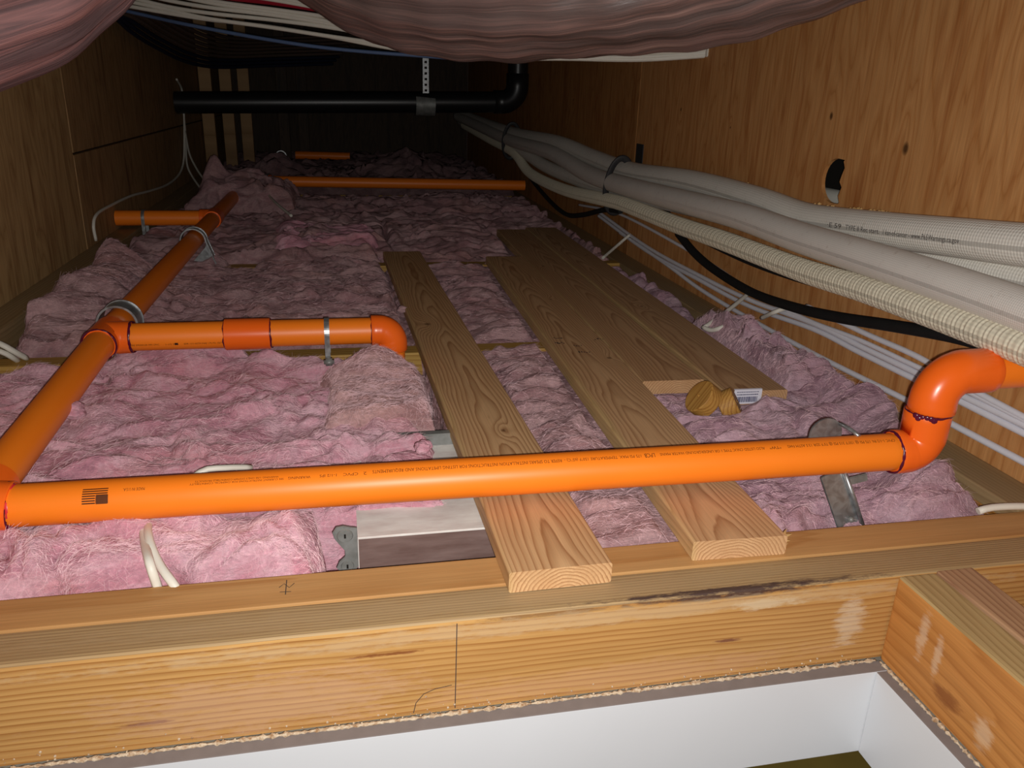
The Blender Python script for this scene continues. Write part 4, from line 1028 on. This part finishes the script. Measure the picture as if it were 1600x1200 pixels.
wallcable([(968, 363), (1040, 412), (1090, 449), (1152, 487), (1270, 552), (1420, 627), (1490, 664), (1600, 722), (1700, 775)], 'lowest white cable on the right wall, passing behind the orange elbow')
wallcable([(935, 337), (1010, 392), (1090, 436), (1170, 478), (1270, 514), (1340, 549), (1420, 588), (1490, 622), (1600, 677), (1700, 727)], 'white wall cable in the middle strip, lower strand of the pair')
wallcable([(935, 331), (1010, 385), (1090, 429), (1170, 468), (1270, 505), (1340, 539), (1420, 577), (1490, 612), (1600, 664), (1700, 712)], 'white wall cable in the middle strip, upper strand of the pair')
wallcable([(905, 320), (967, 334), (1070, 388), (1125, 422), (1180, 459), (1262, 500), (1340, 530), (1420, 567), (1490, 600), (1600, 656), (1700, 704)], 'grey-white wall cable dipping from the hose bundle to join the strip', .0055)
wallcable([(1260, 478), (1352, 521), (1435, 558), (1515, 606), (1600, 652), (1700, 705)], 'topmost thin white wall cable behind the orange elbow', .0062)
cable('wall_cable', [onx(1168, 460, XW), onz(1135, 487, .06), onz(1100, 512, .03)], .0058, M['nm'], 'white cable leaving the wall diagonally down to the plank edge')
cable('wall_cable', [onz(1098, 511, .03), onz(1112, 516, .03), onz(1132, 510, .045), onz(1150, 500, .03)], .0062, M['nm'], 'short white cable loop beside the plank, below the diagonal one')
cable('wall_cable', [onx(985, 366, XW), onz(964, 384, .05), onz(942, 403, .02)], .0058, M['nm'], 'farther white cable leaving the wall diagonally to the planks')
cable('wall_cable', [onx(1232, 480, XW), onx(1212, 487, 1.07), onz(1190, 497, .06)], .0058, M['nm'], 'white cable poking from the wall into the lavender tuft')

# insulated line sets along the right wall
def hose(name, pts, r, mat, label, seg=28, step=.02, rf=None, cat='hose'):
    P, _ = resample(catmull([onx(a, b, x) for a, b, x in pts], 10), step)
    return tag(tube(name, P, r, M[mat], None, seg, rfun=rf, origin=P[len(P)//3]), label, cat, 'insulated hoses along the right wall')
HA = [(715, 176, .95), (742, 187, .98), (800, 208, .99), (870, 223, 1.02), (925, 246, 1.04), (985, 268, 1.045), (1080, 284, 1.05), (1180, 312, 1.05), (1250, 338, 1.05), (1300, 348, 1.05), (1400, 361, 1.05), (1500, 372, 1.05), (1600, 383, 1.05), (1720, 394, 1.05)]
ha = hose('insulated_hose', HA, .0345, 'hose_a', 'topmost white woven insulated hose against the right wall, printed with black dots')
HB = [(715, 182, .93), (750, 198, .95), (800, 220, .96), (860, 238, .98), (920, 272, .99), (985, 293, .99), (1080, 318, .99), (1160, 339, .99), (1250, 371, .99), (1350, 402, .99), (1480, 444, .99), (1600, 486, .99), (1700, 522, .99)]
hb = hose('insulated_hose', HB, .0335, 'hose_b', 'smooth white insulated hose below the printed one')
HA2 = [(720, 190, .98), (760, 205, .98), (802, 226, .98), (850, 258, 1.0), (900, 279, 1.02), (960, 298, 1.03), (1080, 322, 1.05), (1250, 362, 1.07), (1400, 398, 1.075), (1500, 416, 1.075), (1600, 436, 1.075), (1720, 460, 1.075)]
ha2 = hose('insulated_hose', HA2, .030, 'hose_a', 'white woven hose tucked between the printed hose and the smooth one')
rib = lambda s, g, i: 1+.035*math.sin(2*PI*s/.0098+g)
HC = [(725, 196, .96), (765, 218, .96), (802, 238, .96), (828, 270, .97), (880, 296, .975), (960, 315, .975), (985, 323, .975), (1060, 352, .975), (1130, 376, .975), (1250, 421, .975), (1350, 452, .975), (1480, 498, .975), (1600, 544, .975), (1700, 586, .975)]
hc_ = hose('braided_hose', HC, .0245, 'hose_c', 'cream ribbed braided hose, lowest of the bundle', 24, .0024, rib)
cable('black_cable', [onx(a, b, 1.06) for a, b in ((1040, 330), (1072, 360), (1150, 400), (1230, 430), (1330, 458), (1420, 487), (1500, 512), (1560, 535))], .009, M['rubber'], 'upper black cable behind the cream braided hose', flat=1)
cable('black_cable', [onx(a, b, 1.07) for a, b in ((1060, 365), (1085, 395), (1117, 422), (1175, 457), (1240, 480), (1310, 496), (1400, 510), (1500, 528), (1570, 552), (1640, 590))], .0125, M['rubber'], 'thick black cable sagging below the braided hose toward the elbow')
cable('black_cable', [onx(a, b, 1.0) for a, b in ((795, 225), (812, 252), (832, 282), (860, 315), (885, 335), (910, 336), (945, 328), (970, 330))], .010, M['rubber'], 'black cable dropping from the far tie and curling below the hoses')
# ties round the bundle
def tie(name, px, tilt, label, r0, x=1.015):
    c = onx(px[0], (px[1]+px[2])/2, x); hgt = (onx(px[0], px[1], x)-onx(px[0], px[2], x)).length/2; P = []
    for k in range(41):
        g = 2*PI*k/40; P.append(c+Vector((.046*math.cos(g)*(1 if abs(math.sin(g)) < .8 else 1), tilt*math.sin(g), hgt*math.sin(g))))
    return tag(tube(name, P, r0, M['tie'], None, 8, cap=False, flat=.4), label, 'cable tie')
tie('cable_tie', (966, 247, 334), -.025, 'dark grey tie round the hose bundle, nearer one', .013)
tie('cable_tie', (799, 193, 248), -.025, 'dark tie round the hose bundle at the far end', .011, .975)
# crumbs of sawdust resting on the printed hose
bm = bmesh.new(); rnd = random.Random(21)
for k in range(34):
    px = rnd.choice((1160, 1270, 1285, 1325, 1335, 1347, 1352, 1362, 1368, 1375))+rnd.uniform(-4, 4)
    base = float(np.interp(px, [1080, 1180, 1250, 1300, 1400], [284, 312, 338, 348, 361])); p = onx(px, base, 1.05)+Vector((rnd.uniform(.0, .02), 0, .033))
    bmesh.ops.create_icosphere(bm, subdivisions=1, radius=rnd.uniform(.0015, .004), matrix=Matrix.Translation(p))
tag(from_bm('sawdust', bm, M['splinter']), 'pale sawdust crumbs caught on top of the printed hose', 'sawdust', kind='stuff')
# print on the topmost hose
class WrapPath:
    def __init__(s, pts, r):
        s.P, _ = resample(catmull([onx(a, b, x) for a, b, x in pts], 10), .004); s.r = r; s.px = [proj(p)[0] for p in s.P]
    def u_at(s, px): return float(np.interp(px, s.px, np.arange(len(s.P))))
    def at(s, u, v):
        i = int(min(max(u, 1), len(s.P)-3)); f = u-i; p = s.P[i].lerp(s.P[i+1], f); d = (s.P[i+2]-s.P[i-1]).normalized()
        n_ = CAM-p; n_ = (n_-d*n_.dot(d)).normalized(); t = n_.cross(d)
        if t.z < 0: t = -t
        g = v/s.r; return p+(n_*math.cos(g)+t*math.sin(g))*(s.r+.0010)
wh = WrapPath(HA, .0345)
for tx, a, b in (("·E 59", 1316, 1338), ("TYPE II Rec start.", 1345, 1399), ("1 kan-of-cancer - www.P65Warnings.ca.gov", 1405, 1527)):
    wrap_text(wh, tx, a, b, -.009, .0095, M['ink_blue'] if False else M['pencil'], ha, flip=False, name='print'); 
for ch in ha.children: ch.location = -Vector(ha.location); 
for ch in ha.children:
    ch.location = Vector((0, 0, 0))

# ------------------------------------------------------------------ ducts overhead
def duct(name, pts, r, mat, label, seed):
    P, L_ = resample(catmull(pts, 12), .012)
    def rf(s, g, i):
        a, b = math.cos(g), math.sin(g)
        return 1+.05*mnoise.noise(Vector((s*3, a*2.0, b*2.0+seed)))+.075*(abs(mnoise.noise(Vector((s*2.2, a*5+s*2, b*5+seed))))-.2)+.035*mnoise.noise(Vector((s*4.0, a*6, b*6+seed)))+.016*mnoise.noise(Vector((s*7, a*15, b*15+seed)))+.010*math.sin(s*2*PI/.09)
    return tag(tube(name, P, r, M[mat], None, 120, rfun=rf, origin=P[len(P)//2]), label, 'duct')
duct('flexible_duct', [(-.34, 2.0, 1.34), (-.12, 1.88, 1.10), (.07, 1.69, .885), (.30, 1.52, .832), (.56, 1.36, .862), (.78, 1.18, .945), (.92, 1.0, 1.05), (.98, .90, 1.25)], .185, 'duct_mid', 'grey-brown flexible duct sagging across the top middle', 1.0)
duct('flexible_duct', [(-.14, 1.5, 1.24), (-.26, 1.36, .99), (-.37, 1.24, .80), (-.48, 1.12, .715), (-.62, 1.0, .72), (-.70, .9, .92), (-.70, .85, 1.25)], .150, 'duct_left', 'pinkish crumpled flexible duct bulging in the top left corner', 5.0)

# ------------------------------------------------------------------ cable bundle under the ceiling
low = [(172, 4), (250, 20), (320, 31), (420, 42), (520, 56), (620, 74), (750, 90), (880, 94), (1000, 95), (1114, 86)]
rnd = random.Random(33)
GB = 'white cables bundled under the ceiling'
for k in range(22):
    pts = []
    for i, (px, py) in enumerate(low):
        t = i/(len(low)-1); Y = 3.25*(1-t)+2.47*t - .010*k*(1-t)
        up = k*(6.6*(1-t)+3.0*t)*(1 if t > .05 else 1.0)
        wob = (0, 0, 4, 7, 9, 5, 0, 0, 0, 0)[i]*(1 if k == 1 else 0) - (3.5*math.sin(3*t*PI+k*1.7) if 0 < i < 9 else 0)
        p = ony(px+(k*6*(1-t)), py-up+wob*.6+rnd.uniform(-.8, .8), Y); pts.append(p)
    p0 = pts[0]; pts = [Vector((XL+.004, p0.y+.05, p0.z+.02))]+pts+[Vector((XR-.004, pts[-1].y-.01, pts[-1].z))]
    if k == 6: cable('ceiling_cable', pts, .0062, M['nm_red'], 'red cable among the white ones under the ceiling', 'cable', None)
    else: cable('ceiling_cable', pts, .0066, M['nm'], 'white cable in the bundle slung under the ceiling' if k > 1 else ('lowest white cable of the bundle slung under the ceiling', 'white cable sagging apart from the bundle, second from its bottom')[k], 'cable', GB)
cable('ceiling_cable', [Vector((XL+.004, 3.45, .86))]+[ony(a, b, y) for a, b, y in ((168, 10, 3.3), (240, 27, 3.2), (300, 40, 3.1), (420, 62, 3.0), (520, 76, 2.95), (640, 86, 2.9), (760, 92, 2.85), (900, 80, 2.8), (1000, 60, 2.75))], .0062, M['nm_blue'], 'blue cable hanging below the white cable bundle')
for k in range(9):
    pts = [ony(172+3*k, 22-2*k, 3.4)]+[ony(a+5*k, b-5.5*k, y) for a, b, y in ((205, 50, 3.6), (240, 72, 3.9), (290, 96, 4.3), (340, 105, 4.7), (420, 103, 5.1), (520, 100, 5.4))]
    cable('ceiling_cable', [Vector((XL+.004, 3.3, pts[0].z+.02))]+pts, .0085, M['nm_navy'] if k < 3 else M['nm_brown'], 'dark navy cable along the lower edge of the dim bundle at left' if k < 3 else 'dull brown-grey cable in the dim bundle running back at left', 'cable', 'navy cables in the dim bundle' if k < 3 else 'brown cables in the dim bundle')

# thin cables on the left wall
LX = XL+.012
cable('thin_cable', [onx(a, b, LX) for a, b in ((276, 124), (284, 140), (287, 170), (288, 210), (287, 250), (280, 272), (262, 288), (235, 298), (205, 306), (175, 320), (152, 334), (146, 352), (150, 376))], .0055, M['nm'], 'thin white cable down the left wall, curving to the insulation')
cable('thin_cable', [onx(287, 175, LX), onx(290, 215, LX), ony(292, 255, 4.9), ony(300, 275, 4.8), ony(316, 298, 4.6)], .0055, M['nm'], 'thin white cable dropping from the left wall, inner of two')
cable('thin_cable', [onx(289, 205, LX), ony(296, 240, 4.9), ony(308, 265, 4.75), ony(320, 282, 4.6)], .0055, M['nm'], 'thin white cable dropping from the left wall, outer of two')
cable('thin_cable', [onz(415, 300, .10), onz(432, 318, .09), onz(455, 337, .07)], .006, M['nm'], 'short pale cable end lying on the far insulation')

# ------------------------------------------------------------------ black waste pipe with its strap
YA = 4.9; A0 = ony(268, 160, YA); A1 = ony(800, 160, YA)
ab = tag(empty('waste_pipe', ((A0.x+A1.x)/2, YA, A0.z)), 'black plastic waste pipe crossing near the back, elbow turning up at the right wall', 'pipe')
ar = .058
lathe('pipe', (XL+.004, YA, A0.z), (A1.x-.02, YA, A1.z), [(0, ar), (A1.x-XL-.02, ar)], M['abs'], ab, 40)
ctr = Vector((A1.x+.03, YA, A1.z)); Pq = []
for k in range(13):
    g = PI/2*k/12; Pq.append(ctr+Vector((-.09+.09*math.sin(g)+.0, 0, .09*(1-math.cos(g)))))
tube('elbow', [p-Vector(ab.location) for p in [ctr+Vector((-.14, 0, 0))]+Pq+[ctr+Vector((0, 0, .16))]], ar*1.12, M['abs'], ab, 32)
lathe('pipe', ctr+Vector((0, 0, .14)), (ctr.x, YA, ZC-.005), [(0, ar), (ZC-.145-ctr.z, ar)], M['abs'], ab, 40)
cs = ony(664, 163, YA); hs = tag(empty('hanger_strap', (cs.x, YA, cs.z)), 'perforated steel strap with a clamp holding the black waste pipe', 'pipe hanger')
lathe('clamp', (cs.x-.055, YA, cs.z), (cs.x+.055, YA, cs.z), [(0, ar*1.01), (0, ar*1.10), (.11, ar*1.10), (.11, ar*1.01)], M['grey_metal'], hs, 40)
bm = bmesh.new(); w = .034; zz = cs.z+ar*1.05; k = 0
while zz < ZC-.01:                                     # band with real holes: each cell is a frame around a hole
    z1 = zz+.030; pts_o = [(-w/2, zz), (w/2, zz), (w/2, z1), (-w/2, z1)]
    o_ = [bm.verts.new((x, 0, z-cs.z)) for x, z in pts_o]; h_ = [bm.verts.new((x*.42, 0, (zz+z1)/2+(z-(zz+z1)/2)*.42-cs.z)) for x, z in pts_o]
    for i in range(4): bm.faces.new((o_[i], o_[(i+1) % 4], h_[(i+1) % 4], h_[i]))
    zz = z1
bmesh.ops.remove_doubles(bm, verts=bm.verts, dist=.0005); bmesh.ops.solidify(bm, geom=list(bm.faces), thickness=.003)
bd = from_bm('band', bm, M['galv'], hs); bd.location = (0, -ar*.9, 0)

# plaster crumbs along the dusty joint under the header and caught on the grain
bm = bmesh.new(); rnd = random.Random(77)
for k in range(150):
    x = rnd.uniform(-.5, .715); r = rnd.uniform(.0006, .0018); z = -.1385+abs(rnd.gauss(0, .007))
    bmesh.ops.create_icosphere(bm, subdivisions=1, radius=r, matrix=Matrix.Translation((x, .7995-r*.3, z)))
tag(from_bm('plaster_crumbs', bm, M['dust']), 'pale plaster crumbs along the joint between header and white trim', 'crumbs', kind='stuff')
